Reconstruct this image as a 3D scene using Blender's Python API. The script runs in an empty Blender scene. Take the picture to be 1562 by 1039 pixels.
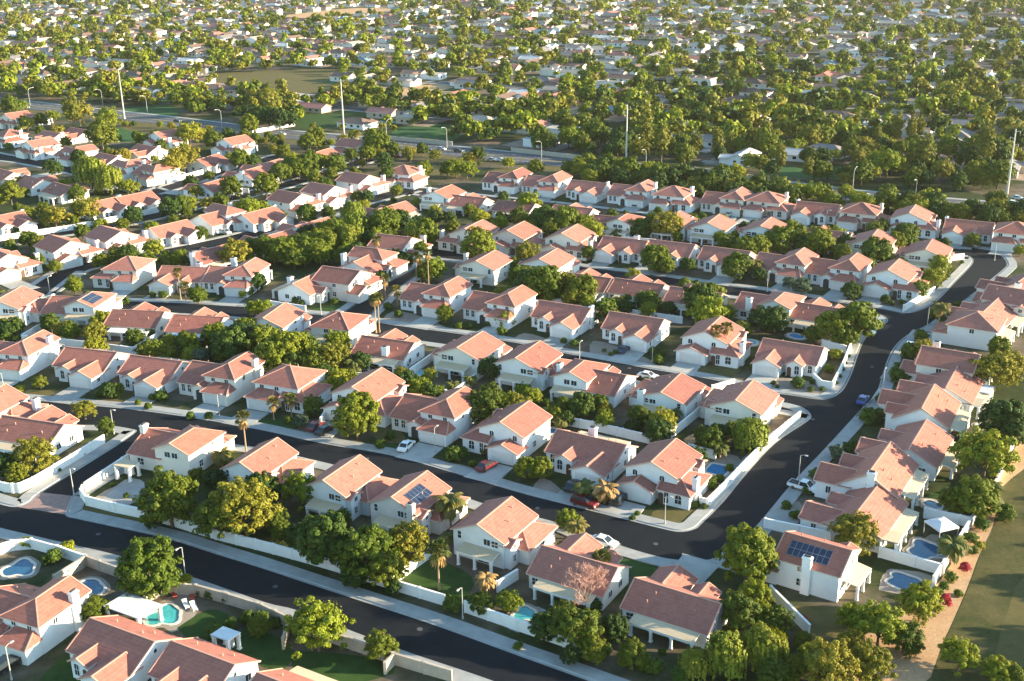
import bpy, math, random
import numpy as np
from mathutils import Vector, Matrix
random.seed(7); RNG = np.random.default_rng(7)
scene = bpy.context.scene
col = scene.collection
R = math.radians

# ------------------------------------------------------------------ survey: turns a reading off the photograph into a ground point
FOC, PITCH, ROLL, HGT = 1750.0, R(20.2), -0.015, 95.0
_cp, _sp = math.cos(PITCH), math.sin(PITCH)
_fw = np.array([0, _cp, -_sp]); _up = np.array([0, _sp, _cp]); _rt = np.array([1.0, 0, 0])
_c, _s = math.cos(ROLL), math.sin(ROLL)
CR = _c * _rt + _s * _up; CU = -_s * _rt + _c * _up
def at(x, y, z=0.0):
    d = _fw * FOC + CR * (x - 781) - CU * (y - 519.5)
    t = (z - HGT) / d[2]
    return np.array([d[0] * t, d[1] * t])
def proj(X, Y, Z=0.0):
    v = np.array([X, Y, Z - HGT]); w = v @ _fw
    return 781 + FOC * (v @ CR) / w, 519.5 - FOC * (v @ CU) / w, w
def pts(s):
    a = [float(t) for t in s.replace(';', ' ').split()]
    return [at(a[i], a[i + 1]) for i in range(0, len(a), 2)]

# ------------------------------------------------------------------ object helpers
def link(o, parent=None):
    col.objects.link(o)
    if parent is not None: o.parent = parent
    return o
def tag(o, label=None, cat=None, group=None, kind=None):
    if label: o['label'] = label
    if cat: o['category'] = cat
    if group: o['group'] = group
    if kind: o['kind'] = kind
    return o
def empty(name, loc=(0, 0, 0), rz=0.0, sc=(1, 1, 1)):
    o = bpy.data.objects.new(name, None); o.location = loc; o.rotation_euler = (0, 0, rz); o.scale = sc
    o.empty_display_size = .5
    return link(o)
def inst(name, me, parent=None, loc=None, rz=0.0, sc=None):
    o = bpy.data.objects.new(name, me)
    if loc is not None: o.location = loc
    if rz: o.rotation_euler = (0, 0, rz)
    if sc is not None: o.scale = sc
    return link(o, parent)

class MB:
    def __init__(s): s.v = []; s.f = []; s.m = []
    def face(s, ps, m=0):
        i = len(s.v); s.v += [tuple(map(float, p)) for p in ps]; s.f.append(tuple(range(i, i + len(ps)))); s.m.append(m)
    def box(s, x0, x1, y0, y1, z0, z1, m=0, top=True, bottom=True):
        a, b, c, d = (x0, y0), (x1, y0), (x1, y1), (x0, y1)
        P = [(p[0], p[1], z) for z in (z0, z1) for p in (a, b, c, d)]
        i = len(s.v); s.v += P
        q = [(0, 1, 5, 4), (1, 2, 6, 5), (2, 3, 7, 6), (3, 0, 4, 7)]
        if top: q.append((4, 5, 6, 7))
        if bottom: q.append((3, 2, 1, 0))
        for k in q: s.f.append(tuple(i + j for j in k)); s.m.append(m)
    def bar(s, p, q, w, h, m=0, up=(0, 0, 1)):
        p = Vector(p); q = Vector(q); d = (q - p)
        if d.length < 1e-6: return
        d.normalize(); side = d.cross(Vector(up))
        if side.length < 1e-4: side = d.cross(Vector((1, 0, 0)))
        side.normalize(); u = side.cross(d)
        i = len(s.v)
        for e in (p, q):
            for a, b in ((-1, -1), (1, -1), (1, 1), (-1, 1)):
                s.v.append(tuple(e + side * (a * w / 2) + u * (b * h / 2)))
        for k in ((0, 1, 5, 4), (1, 2, 6, 5), (2, 3, 7, 6), (3, 0, 4, 7), (0, 3, 2, 1), (4, 5, 6, 7)):
            s.f.append(tuple(i + j for j in k)); s.m.append(m)
    def tube(s, ps, rs, n=8, m=0, cap=True):
        ps = [Vector(p) for p in ps]; rings = []
        for k, p in enumerate(ps):
            d = (ps[min(k + 1, len(ps) - 1)] - ps[max(k - 1, 0)]); d.normalize()
            a = d.cross(Vector((0, 1, 0)) if abs(d.y) < .9 else Vector((1, 0, 0))); a.normalize(); b = d.cross(a)
            i = len(s.v)
            for j in range(n):
                t = 2 * math.pi * j / n
                s.v.append(tuple(p + (a * math.cos(t) + b * math.sin(t)) * rs[k]))
            rings.append(i)
        for k in range(len(rings) - 1):
            for j in range(n):
                s.f.append((rings[k] + j, rings[k] + (j + 1) % n, rings[k + 1] + (j + 1) % n, rings[k + 1] + j)); s.m.append(m)
        if cap:
            s.f.append(tuple(rings[-1] + j for j in range(n))); s.m.append(m)
            s.f.append(tuple(rings[0] + j for j in reversed(range(n)))); s.m.append(m)
    def mesh(s, name, mats, smooth=False):
        me = bpy.data.meshes.new(name)
        me.from_pydata(s.v, [], s.f)
        for x in mats: me.materials.append(x)
        me.polygons.foreach_set('material_index', s.m)
        if smooth: me.polygons.foreach_set('use_smooth', [True] * len(s.f))
        me.update(); return me
def npmesh(name, V, Q, mats, mi=None, smooth=False):
    me = bpy.data.meshes.new(name); n = len(Q); k = Q.shape[1]
    me.vertices.add(len(V)); me.vertices.foreach_set('co', np.asarray(V, np.float32).ravel())
    me.loops.add(n * k); me.loops.foreach_set('vertex_index', np.asarray(Q, np.int32).ravel())
    me.polygons.add(n); me.polygons.foreach_set('loop_start', np.arange(0, n * k, k, dtype=np.int32))
    for x in mats: me.materials.append(x)
    if mi is not None: me.polygons.foreach_set('material_index', np.asarray(mi, np.int32))
    if smooth: me.polygons.foreach_set('use_smooth', [True] * n)
    me.update(calc_edges=True); me.validate(); return me

# ------------------------------------------------------------------ materials
def nmat(name, rough=.8, spec=.3):
    m = bpy.data.materials.new(name); m.use_nodes = True
    nt = m.node_tree; b = nt.nodes['Principled BSDF']
    b.inputs['Roughness'].default_value = rough; b.inputs['Specular IOR Level'].default_value = spec
    return m, nt, b
def nd(nt, t, **kw):
    n = nt.nodes.new(t)
    for k, v in kw.items():
        if k in n.inputs: n.inputs[k].default_value = v
        else: setattr(n, k, v)
    return n
def ramp(nt, fac, stops):
    r = nt.nodes.new('ShaderNodeValToRGB'); e = r.color_ramp.elements
    while len(e) < len(stops): e.new(.5)
    for k, (p, c) in enumerate(stops): e[k].position = p; e[k].color = (*c, 1) if len(c) == 3 else c
    nt.links.new(fac, r.inputs[0]); return r
def mix(nt, fac, a, b, mode='MIX'):
    n = nt.nodes.new('ShaderNodeMix'); n.data_type = 'RGBA'; n.blend_type = mode
    for sock, v in ((n.inputs[0], fac), (n.inputs[6], a), (n.inputs[7], b)):
        if hasattr(v, 'links') or isinstance(v, bpy.types.NodeSocket): nt.links.new(v, sock)
        elif isinstance(v, (int, float)): sock.default_value = v
        else: sock.default_value = (*v, 1)
    return n.outputs[2]
def plain(name, c, rough=.7, var=.0, nscale=2.0, spec=.3, metal=0, bump=0, ovar=0.0):
    m, nt, b = nmat(name, rough, spec); b.inputs['Metallic'].default_value = metal
    tc = nd(nt, 'ShaderNodeTexCoord'); no = nd(nt, 'ShaderNodeTexNoise', Scale=nscale, Detail=6.0, Roughness=.6)
    nt.links.new(tc.outputs['Object'], no.inputs['Vector'])
    c = np.array(c)
    r = ramp(nt, no.outputs[0], [(.3, tuple(c * (1 - var))), (.7, tuple(np.minimum(c * (1 + var), 1)))])
    out = r.outputs[0]
    if ovar:
        oi = nd(nt, 'ShaderNodeObjectInfo')
        rr = ramp(nt, oi.outputs['Random'], [(0, (1 - ovar,) * 3), (1, (1, 1, 1))])
        out = mix(nt, 1.0, out, rr.outputs[0], 'MULTIPLY')
    nt.links.new(out, b.inputs['Base Color'])
    if bump:
        bp = nd(nt, 'ShaderNodeBump', Strength=bump, Distance=.05); nt.links.new(no.outputs[0], bp.inputs['Height']); nt.links.new(bp.outputs[0], b.inputs['Normal'])
    return m
def leafmat(name, c1, c2, c3, trans=.14):
    """c1..c3: leaf colours picked per tree and per leaf clump"""
    m = bpy.data.materials.new(name); m.use_nodes = True; nt = m.node_tree; nt.nodes.clear()
    out = nd(nt, 'ShaderNodeOutputMaterial'); oi = nd(nt, 'ShaderNodeObjectInfo'); ge = nd(nt, 'ShaderNodeNewGeometry')
    a = ramp(nt, oi.outputs['Random'], [(0, c1), (.5, c2), (1, c3)])
    b = ramp(nt, ge.outputs['Random Per Island'], [(0, (.6, .62, .55)), (.6, (1, 1, 1)), (1, (1.0, 1.0, 1.0))])
    c = mix(nt, 1.0, a.outputs[0], b.outputs[0], 'MULTIPLY')
    d = nd(nt, 'ShaderNodeBsdfPrincipled', Roughness=.65); d.inputs['Specular IOR Level'].default_value = .2
    t = nd(nt, 'ShaderNodeBsdfTranslucent'); mx = nd(nt, 'ShaderNodeMixShader'); mx.inputs[0].default_value = trans
    ct = mix(nt, 1.0, c, (1.6, 1.5, .6), 'MULTIPLY')
    nt.links.new(c, d.inputs['Base Color']); nt.links.new(ct, t.inputs['Color'])
    nt.links.new(d.outputs[0], mx.inputs[1]); nt.links.new(t.outputs[0], mx.inputs[2]); nt.links.new(mx.outputs[0], out.inputs[0])
    return m
M = {}
def roofmat(name, c, dark, light):
    m, nt, b = nmat(name, .75, .25)
    tc = nd(nt, 'ShaderNodeTexCoord'); oi = nd(nt, 'ShaderNodeObjectInfo')
    no = nd(nt, 'ShaderNodeTexNoise', Scale=.9, Detail=7.0, Roughness=.65); nt.links.new(tc.outputs['Object'], no.inputs['Vector'])
    n2 = nd(nt, 'ShaderNodeTexNoise', Scale=7.0, Detail=3.0); nt.links.new(tc.outputs['Object'], n2.inputs['Vector'])
    r1 = ramp(nt, no.outputs[0], [(.25, dark), (.5, c), (.8, light)])
    r2 = ramp(nt, n2.outputs[0], [(.3, (.70, .68, .68)), (.7, (1, 1, 1))])
    r3 = ramp(nt, oi.outputs['Random'], [(0, (.66, .68, .70)), (.3, (.9, .88, .86)), (.7, (1, 1, 1)), (1, (.96, .86, .80))])
    x = mix(nt, .9, r1.outputs[0], r2.outputs[0], 'MULTIPLY'); x = mix(nt, 1.0, x, r3.outputs[0], 'MULTIPLY')
    wv = nd(nt, 'ShaderNodeTexWave', Scale=1.1, Distortion=.6, Detail=2.0); wv.bands_direction = 'Z'; wv.inputs['Detail Scale'].default_value = 4
    nt.links.new(tc.outputs['Object'], wv.inputs['Vector'])
    r4 = ramp(nt, wv.outputs[0], [(.0, (.88, .87, .87)), (.4, (1, 1, 1))]); x = mix(nt, .8, x, r4.outputs[0], 'MULTIPLY')
    bp = nd(nt, 'ShaderNodeBump', Strength=.2, Distance=.04); nt.links.new(wv.outputs[0], bp.inputs['Height']); nt.links.new(bp.outputs[0], b.inputs['Normal'])
    nt.links.new(x, b.inputs['Base Color']); return m
M['roof'] = roofmat('terracotta_tile', (.40, .160, .122), (.325, .120, .092), (.46, .208, .165))
M['ridge'] = plain('ridge_tile', (.46, .25, .195), .75, .12, 3)
M['fascia'] = plain('fascia_paint', (.62, .50, .42), .6, .08, 3)
M['stucco'] = plain('white_stucco', (.80, .80, .79), .9, .05, .5, .2, ovar=.14)
M['peach'] = plain('peach_stucco', (.72, .62, .55), .9, .06, .5, .2, ovar=.12)
M['cream'] = plain('cream_stucco', (.76, .71, .63), .9, .05, .5, .2, ovar=.1)
M['garage'] = plain('garage_paint', (.72, .70, .66), .6, .04, 1, ovar=.15)
M['door'] = plain('dark_door', (.09, .05, .035), .6, .1, 2)
M['trim'] = plain('white_trim', (.78, .77, .74), .6, .03, 2)
def glass():
    m, nt, b = nmat('window_glass', .12, .5); b.inputs['Base Color'].default_value = (.025, .035, .045, 1); return m
M['glass'] = glass()
M['dark'] = plain('arch_shade_and_black', (.05, .05, .055), .9, .2, 1)  # shade painted into open arches; also plain black for flues and tyres
M['beige'] = plain('patio_roof', (.50, .40, .27), .8, .06, 1.5)
M['whitemetal'] = plain('white_metal_roof', (.58, .61, .62), .5, .05, 1)
M['solar'] = plain('solar_cells', (.018, .028, .06), .25, .2, 1.5, .6)
M['solarframe'] = plain('solar_frame', (.25, .27, .30), .4, .05, 2, metal=.6)
M['asphalt'] = plain('asphalt', (.0095, .0122, .0165), .9, .22, .35, .12, bump=.1)
M['asphalt2'] = plain('worn_asphalt', (.075, .077, .085), .85, .18, .2, .3)
M['concrete'] = plain('concrete', (.29, .295, .285), .85, .14, .5, .2)
M['drive'] = plain('driveway_concrete', (.36, .36, .34), .85, .16, .3, .2, ovar=.25)
M['paver'] = plain('brick_pavers', (.26, .17, .15), .85, .2, 1.2)
M['wallwhite'] = plain('painted_block', (.76, .75, .72), .9, .06, .6, .2)
M['walltan'] = plain('tan_block', (.42, .36, .29), .9, .12, .8, .2)
M['bark'] = plain('bark', (.14, .10, .07), .9, .3, 3, .1)
M['palmbark'] = plain('palm_bark', (.30, .22, .14), .9, .3, 4, .1)
M['coping'] = plain('pool_coping', (.55, .50, .44), .7, .1, 1)
M['deck'] = plain('pool_deck', (.27, .23, .19), .8, .15, .6)
M['lampmetal'] = plain('lamp_metal', (.45, .45, .43), .5, .05, 2, metal=.3)
M['polepaint'] = plain('tower_steel', (.46, .45, .41), .6, .05, 1)
def water(name, c):
    m, nt, b = nmat(name, .05, .5)
    tc = nd(nt, 'ShaderNodeTexCoord'); no = nd(nt, 'ShaderNodeTexNoise', Scale=1.6, Detail=3.0); nt.links.new(tc.outputs['Object'], no.inputs['Vector'])
    c = np.array(c); r = ramp(nt, no.outputs[0], [(.35, tuple(c * .85)), (.65, tuple(c * 1.12))]); nt.links.new(r.outputs[0], b.inputs['Base Color'])
    bp = nd(nt, 'ShaderNodeBump', Strength=.15, Distance=.03); nt.links.new(no.outputs[0], bp.inputs['Height']); nt.links.new(bp.outputs[0], b.inputs['Normal'])
    return m
M['w_turq'] = water('turquoise_water', (.06, .36, .38)); M['w_blue'] = water('blue_water', (.035, .20, .42)); M['w_deep'] = water('deep_blue_water', (.02, .09, .17)); M['w_light'] = water('light_blue_water', (.10, .48, .62))

def ground_mat():
    m, nt, b = nmat('desert_ground', .95, .1)
    tc = nd(nt, 'ShaderNodeTexCoord')
    def noise(s, d=6.0):
        n = nd(nt, 'ShaderNodeTexNoise', Scale=s, Detail=d, Roughness=.6); nt.links.new(tc.outputs['Object'], n.inputs['Vector']); return n.outputs[0]
    soil = ramp(nt, noise(.25), [(.3, (.10, .072, .052)), (.5, (.15, .115, .085)), (.72, (.21, .17, .13))])
    grass = ramp(nt, noise(.5), [(.3, (.022, .036, .012)), (.7, (.05, .062, .02))])
    k = ramp(nt, noise(.035, 8.0), [(.40, (0, 0, 0)), (.54, (1, 1, 1))])
    x = mix(nt, k.outputs[0], soil.outputs[0], grass.outputs[0])
    fine = ramp(nt, noise(3.0, 4.0), [(.3, (.75, .75, .75)), (.7, (1, 1, 1))]); x = mix(nt, .8, x, fine.outputs[0], 'MULTIPLY')
    nt.links.new(x, b.inputs['Base Color']); return m
M['ground'] = ground_mat()
def grassmat(name, a, bb, s=.4):
    m, nt, b = nmat(name, .95, .1); tc = nd(nt, 'ShaderNodeTexCoord')
    n = nd(nt, 'ShaderNodeTexNoise', Scale=s, Detail=8.0, Roughness=.7); nt.links.new(tc.outputs['Object'], n.inputs['Vector'])
    r = ramp(nt, n.outputs[0], [(.3, a), (.7, bb)])
    n2 = nd(nt, 'ShaderNodeTexNoise', Scale=s * 12, Detail=3.0); nt.links.new(tc.outputs['Object'], n2.inputs['Vector'])
    r2 = ramp(nt, n2.outputs[0], [(.3, (.7, .7, .7)), (.7, (1, 1, 1))])
    nt.links.new(mix(nt, .9, r.outputs[0], r2.outputs[0], 'MULTIPLY'), b.inputs['Base Color']); return m
M['lawn'] = grassmat('lawn_grass', (.025, .055, .012), (.05, .095, .025))
M['drylawn'] = grassmat('dry_lawn', (.09, .085, .03), (.15, .12, .05))
M['field'] = grassmat('field_grass', (.038, .055, .016), (.135, .110, .045), .14)
M['dirt'] = grassmat('bare_dirt', (.42, .25, .13), (.54, .36, .21), .2)
M['gravel'] = grassmat('yard_gravel', (.24, .19, .15), (.34, .28, .23), .3)
M['paddock'] = grassmat('paddock_grass', (.035, .09, .03), (.05, .12, .04), .15)

LEAF = {
 'f': ((0.065, 0.101, 0.005), (0.099, 0.132, 0.006), (0.140, 0.163, 0.008)),
 'b': ((0.063, 0.095, 0.007), (0.095, 0.123, 0.008), (0.140, 0.154, 0.010)),
 'y': ((.145, .190, .010), (.190, .220, .012), (.235, .235, .015)),
 'o': ((.150, .150, .014), (.190, .180, .016), (.225, .195, .020)),
 'w': ((.130, .175, .014), (.165, .195, .016), (.195, .205, .020)),
 't': ((.120, .135, .016), (.155, .160, .018), (.190, .175, .022)),
 'd': ((0.025, 0.055, 0.008), (0.038, 0.075, 0.009), (0.056, 0.094, 0.010)),
 's': ((0.045, 0.088, 0.008), (0.073, 0.116, 0.010), (0.101, 0.138, 0.012)),
 'S': ((.190, .215, .012), (.215, .225, .014), (.240, .225, .018)),
 'r': ((.36, .025, .05), (.40, .03, .06), (.30, .03, .04)),
 'g': ((.060, .095, .060), (.075, .110, .065), (.090, .11, .07)),
}
for k, v in LEAF.items(): M['leaf_' + k] = leafmat('leaves_' + {'f': 'ficus', 'b': 'broad', 'y': 'yellowgreen', 'o': 'olivegold', 'w': 'weeping', 't': 'tall', 'd': 'dark', 's': 'shrub', 'S': 'bright_shrub', 'r': 'red_flower', 'g': 'greygreen'}[k], *v)
M['leaf_p'] = leafmat('palm_frond', (.085, .10, .022), (.11, .12, .026), (.15, .125, .03), .2)
M['leaf_q'] = leafmat('dry_frond', (.30, .19, .07), (.34, .21, .08), (.30, .18, .07), .1)
M['twig'] = plain('pink_twigs', (.42, .24, .19), .9, .2, 3)
# ------------------------------------------------------------------ houses
TH = .2
def vol_walls(mb, x0, x1, y0, y1, e, ax='x', s=.42, e0='g', e1='g', z0=-.3, m=0):
    """walls of a block up to the underside of its roof; gable ends carry their triangle"""
    if ax == 'x': f = lambda u, v, z: (u, v, z); u0, u1, v0, v1 = x0, x1, y0, y1
    else: f = lambda u, v, z: (v, u, z); u0, u1, v0, v1 = y0, y1, x0, x1
    vm = (v0 + v1) / 2; rz = e + (v1 - v0) / 2 * s
    mb.face([f(u0, v0, z0), f(u1, v0, z0), f(u1, v0, e), f(u0, v0, e)], m)
    mb.face([f(u0, v1, z0), f(u1, v1, z0), f(u1, v1, e), f(u0, v1, e)], m)
    for u, k in ((u0, e0), (u1, e1)):
        if k == 'g': mb.face([f(u, v0, z0), f(u, v1, z0), f(u, v1, e), f(u, vm, rz), f(u, v0, e)], m)
        else: mb.face([f(u, v0, z0), f(u, v1, z0), f(u, v1, e), f(u, v0, e)], m)
def vol_roof(mb, x0, x1, y0, y1, e, ax='x', s=.42, e0='g', e1='g', oh=.5, rk=.32, vr=None):
    if ax == 'x': f = lambda u, v, z: (u, v, z); u0, u1, v0, v1 = x0, x1, y0, y1
    else: f = lambda u, v, z: (v, u, z); u0, u1, v0, v1 = y0, y1, x0, x1
    hw = (v1 - v0) / 2; vm = (v0 + v1) / 2 if vr is None else vr
    rz = e + hw * s; za = zb = e - oh * s
    a0 = u0 - (oh if e0 == 'h' else rk); a1 = u1 + (oh if e1 == 'h' else rk)
    r0 = a0 + (hw + oh) * (.95 if e0 == 'h' else 0); r1 = a1 - (hw + oh) * (.95 if e1 == 'h' else 0)
    if r1 < r0: r0 = r1 = (r0 + r1) / 2
    P = dict(A=(a0, v0 - oh, za), B=(a1, v0 - oh, za), C=(a1, v1 + oh, zb), D=(a0, v1 + oh, zb), S=(r0, vm, rz), T=(r1, vm, rz))
    top = {k: f(p[0], p[1], p[2] + TH) for k, p in P.items()}; bot = {k: f(*p) for k, p in P.items()}
    faces = ['ABTS', 'CDST']
    if e0 == 'h': faces.append('DAS')
    if e1 == 'h': faces.append('BCT')
    for k in faces:
        mb.face([top[c] for c in k], 0); mb.face([bot[c] for c in reversed(k)], 1)
    for a, b in (('A', 'B'), ('C', 'D')) + ((('D', 'A'),) if e0 == 'h' else (('A', 'S'), ('S', 'D'))) + ((('B', 'C'),) if e1 == 'h' else (('B', 'T'), ('T', 'C'))):
        mb.face([bot[a], bot[b], top[b], top[a]], 1)
    caps = [('S', 'T')]
    caps += [('A', 'S'), ('D', 'S')] if e0 == 'h' else [('A', 'S'), ('D', 'S')]
    caps += [('B', 'T'), ('C', 'T')]
    for a, b in caps:
        pa, pb = Vector(top[a]), Vector(top[b])
        if (pa - pb).length < .3: continue
        off = Vector((0, 0, .035)); mb.bar(pa + off, pb + off, .26, .11, 2)
    return rz
def shed_roof(mb, x0, x1, yf, yb, e, zt, oh=.45, hip=1.3, m=0):
    """lean-to: low edge at yf, high edge at yb against a wall"""
    s = -1 if yf < yb else 1
    A = (x0 - oh, yf + s * oh, e); B = (x1 + oh, yf + s * oh, e); C = (x1 + oh, yb, e); D = (x0 - oh, yb, e)
    S = (x0 + hip, yb, zt); T = (x1 - hip, yb, zt)
    up = lambda p, d=TH: (p[0], p[1], p[2] + d)
    if hip > 0:
        for fs in ((A, B, T, S), (D, A, S), (B, C, T)): mb.face([up(p) for p in fs], m)
        mb.face([A, B, C, D], 1)
        for a, b in ((A, B), (B, C), (D, A)): mb.face([a, b, up(b), up(a)], 1)
        for a, b in ((A, S), (B, T)): mb.bar(up(a, TH + .03), up(b, TH + .03), .24, .1, 2)
    else:
        C = (x1 + oh, yb, zt); D = (x0 - oh, yb, zt)
        mb.face([up(p) for p in (A, B, C, D)], m); mb.face([A, B, C, D], 1)
        for a, b in ((A, B), (B, C), (C, D), (D, A)): mb.face([a, b, up(b), up(a)], 1)
def win_mesh(side, a, o, z, w, h, arch=False, frame=True):
    """side: wall direction n/s/e/w; a along the wall, o the wall plane; returns (frame mesh builder, pane mesh builder)"""
    w *= 1.12; h *= 1.12 if z > .2 else 1.0
    sg = {'s': -1, 'n': 1, 'w': -1, 'e': 1}[side]
    def P(u, z, d): return (a + u, o + sg * d, z) if side in 'ns' else (o + sg * d, a + u, z)
    out = [(-w / 2, z), (w / 2, z)]
    if arch:
        out.append((w / 2, z + h - w / 2 * .7))
        for k in range(1, 8):
            t = math.pi * k / 8; out.append((w / 2 * math.cos(t), z + h - w / 2 * .7 + w / 2 * .7 * math.sin(t)))
        out.append((-w / 2, z + h - w / 2 * .7))
    else: out += [(w / 2, z + h), (-w / 2, z + h)]
    fr = MB(); pn = MB()
    pn.face([P(u, zz, .02) for u, zz in out])
    n = len(out)
    for k in range(n):
        (u0, z0), (u1, z1) = out[k], out[(k + 1) % n]
        fr.bar(P(u0, z0, .03), P(u1, z1, .03), .1, .09, 0, up=(1, 0, 0) if side in 'ew' else (0, 1, 0))
    if w > .9: fr.bar(P(0, z, .03), P(0, z + h - .02, .03), .06, .06, 0, up=(1, 0, 0) if side in 'ew' else (0, 1, 0))
    if h > 1.3: fr.bar(P(-w / 2, z + h * .5, .03), P(w / 2, z + h * .5, .03), .06, .06, 0, up=(1, 0, 0) if side in 'ew' else (0, 1, 0))
    return fr, pn
def col_mesh(x, y, z0, z1, r=.22):
    b = MB(); b.box(x - r, x + r, y - r, y + r, z0, z1); b.box(x - r - .08, x + r + .08, y - r - .08, y + r + .08, z0, z0 + .35); b.box(x - r - .06, x + r + .06, y - r - .06, y + r + .06, z1 - .2, z1 - .002)
    return b
def patio(x0, x1, y0, y1, zt, zl, mat, ncol=3, slats=False):
    b = MB(); t = .16
    if slats:
        n = int((x1 - x0) / .45)
        for k in range(n + 1):
            x = x0 + (x1 - x0) * k / n; b.bar((x, y0, zt), (x, y1, zl), .2, .1, 0)
    else:
        b.face([(x0, y0, zt + t), (x1, y0, zt + t), (x1, y1, zl + t), (x0, y1, zl + t)], 0)
        b.face([(x0, y0, zt), (x1, y0, zt), (x1, y1, zl), (x0, y1, zl)], 1)
        for p, q in (((x0, y0, zt), (x0, y1, zl)), ((x1, y0, zt), (x1, y1, zl)), ((x0, y1, zl), (x1, y1, zl))):
            b.face([p, q, (q[0], q[1], q[2] + t), (p[0], p[1], p[2] + t)], 1)
    b.box(x0 + .05, x1 - .05, y1 - .35, y1 - .1, zl - .3, zl - .01, 1)
    cover = b.mesh('patio_cover', [mat, M['trim']])
    cols = [col_mesh(x0 + .35 + (x1 - x0 - .7) * k / (ncol - 1), y1 - .25, -.2, zl - .3).mesh('column', [M['trim']]) for k in range(ncol)]
    return cover, cols
def chimney(x, y, z0, z1, w=.75, d=.55):
    b = MB(); b.box(x - w, x + w, y - d, y + d, z0, z1); b.box(x - w - .1, x + w + .1, y - d - .1, y + d + .1, z1 - .35, z1 - .1); b.box(x - w + .3, x + w - .3, y - d + .2, y + d - .2, z1, z1 + .25, 1)
    return b
def solar(x, y0, zfun, sgn, nx=2, ny=5):
    """rows of panels lying 8 cm above the roof plane z = zfun(x)"""
    b = MB()
    pw, pl = 1.55, 1.05
    for i in range(nx):
        for j in range(ny):
            xa = x + i * (pw + .04); xb = xa + pw; ya = y0 + j * (pl + .04); yb = ya + pl
            za, zb = zfun(xa) + .10, zfun(xb) + .10
            P = [(xa, ya, za), (xb, ya, zb), (xb, yb, zb), (xa, yb, za)]
            b.face(P, 0)
            for k in range(4): b.bar(P[k], P[(k + 1) % 4], .05, .06, 1)
    return b
HC = {}
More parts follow.
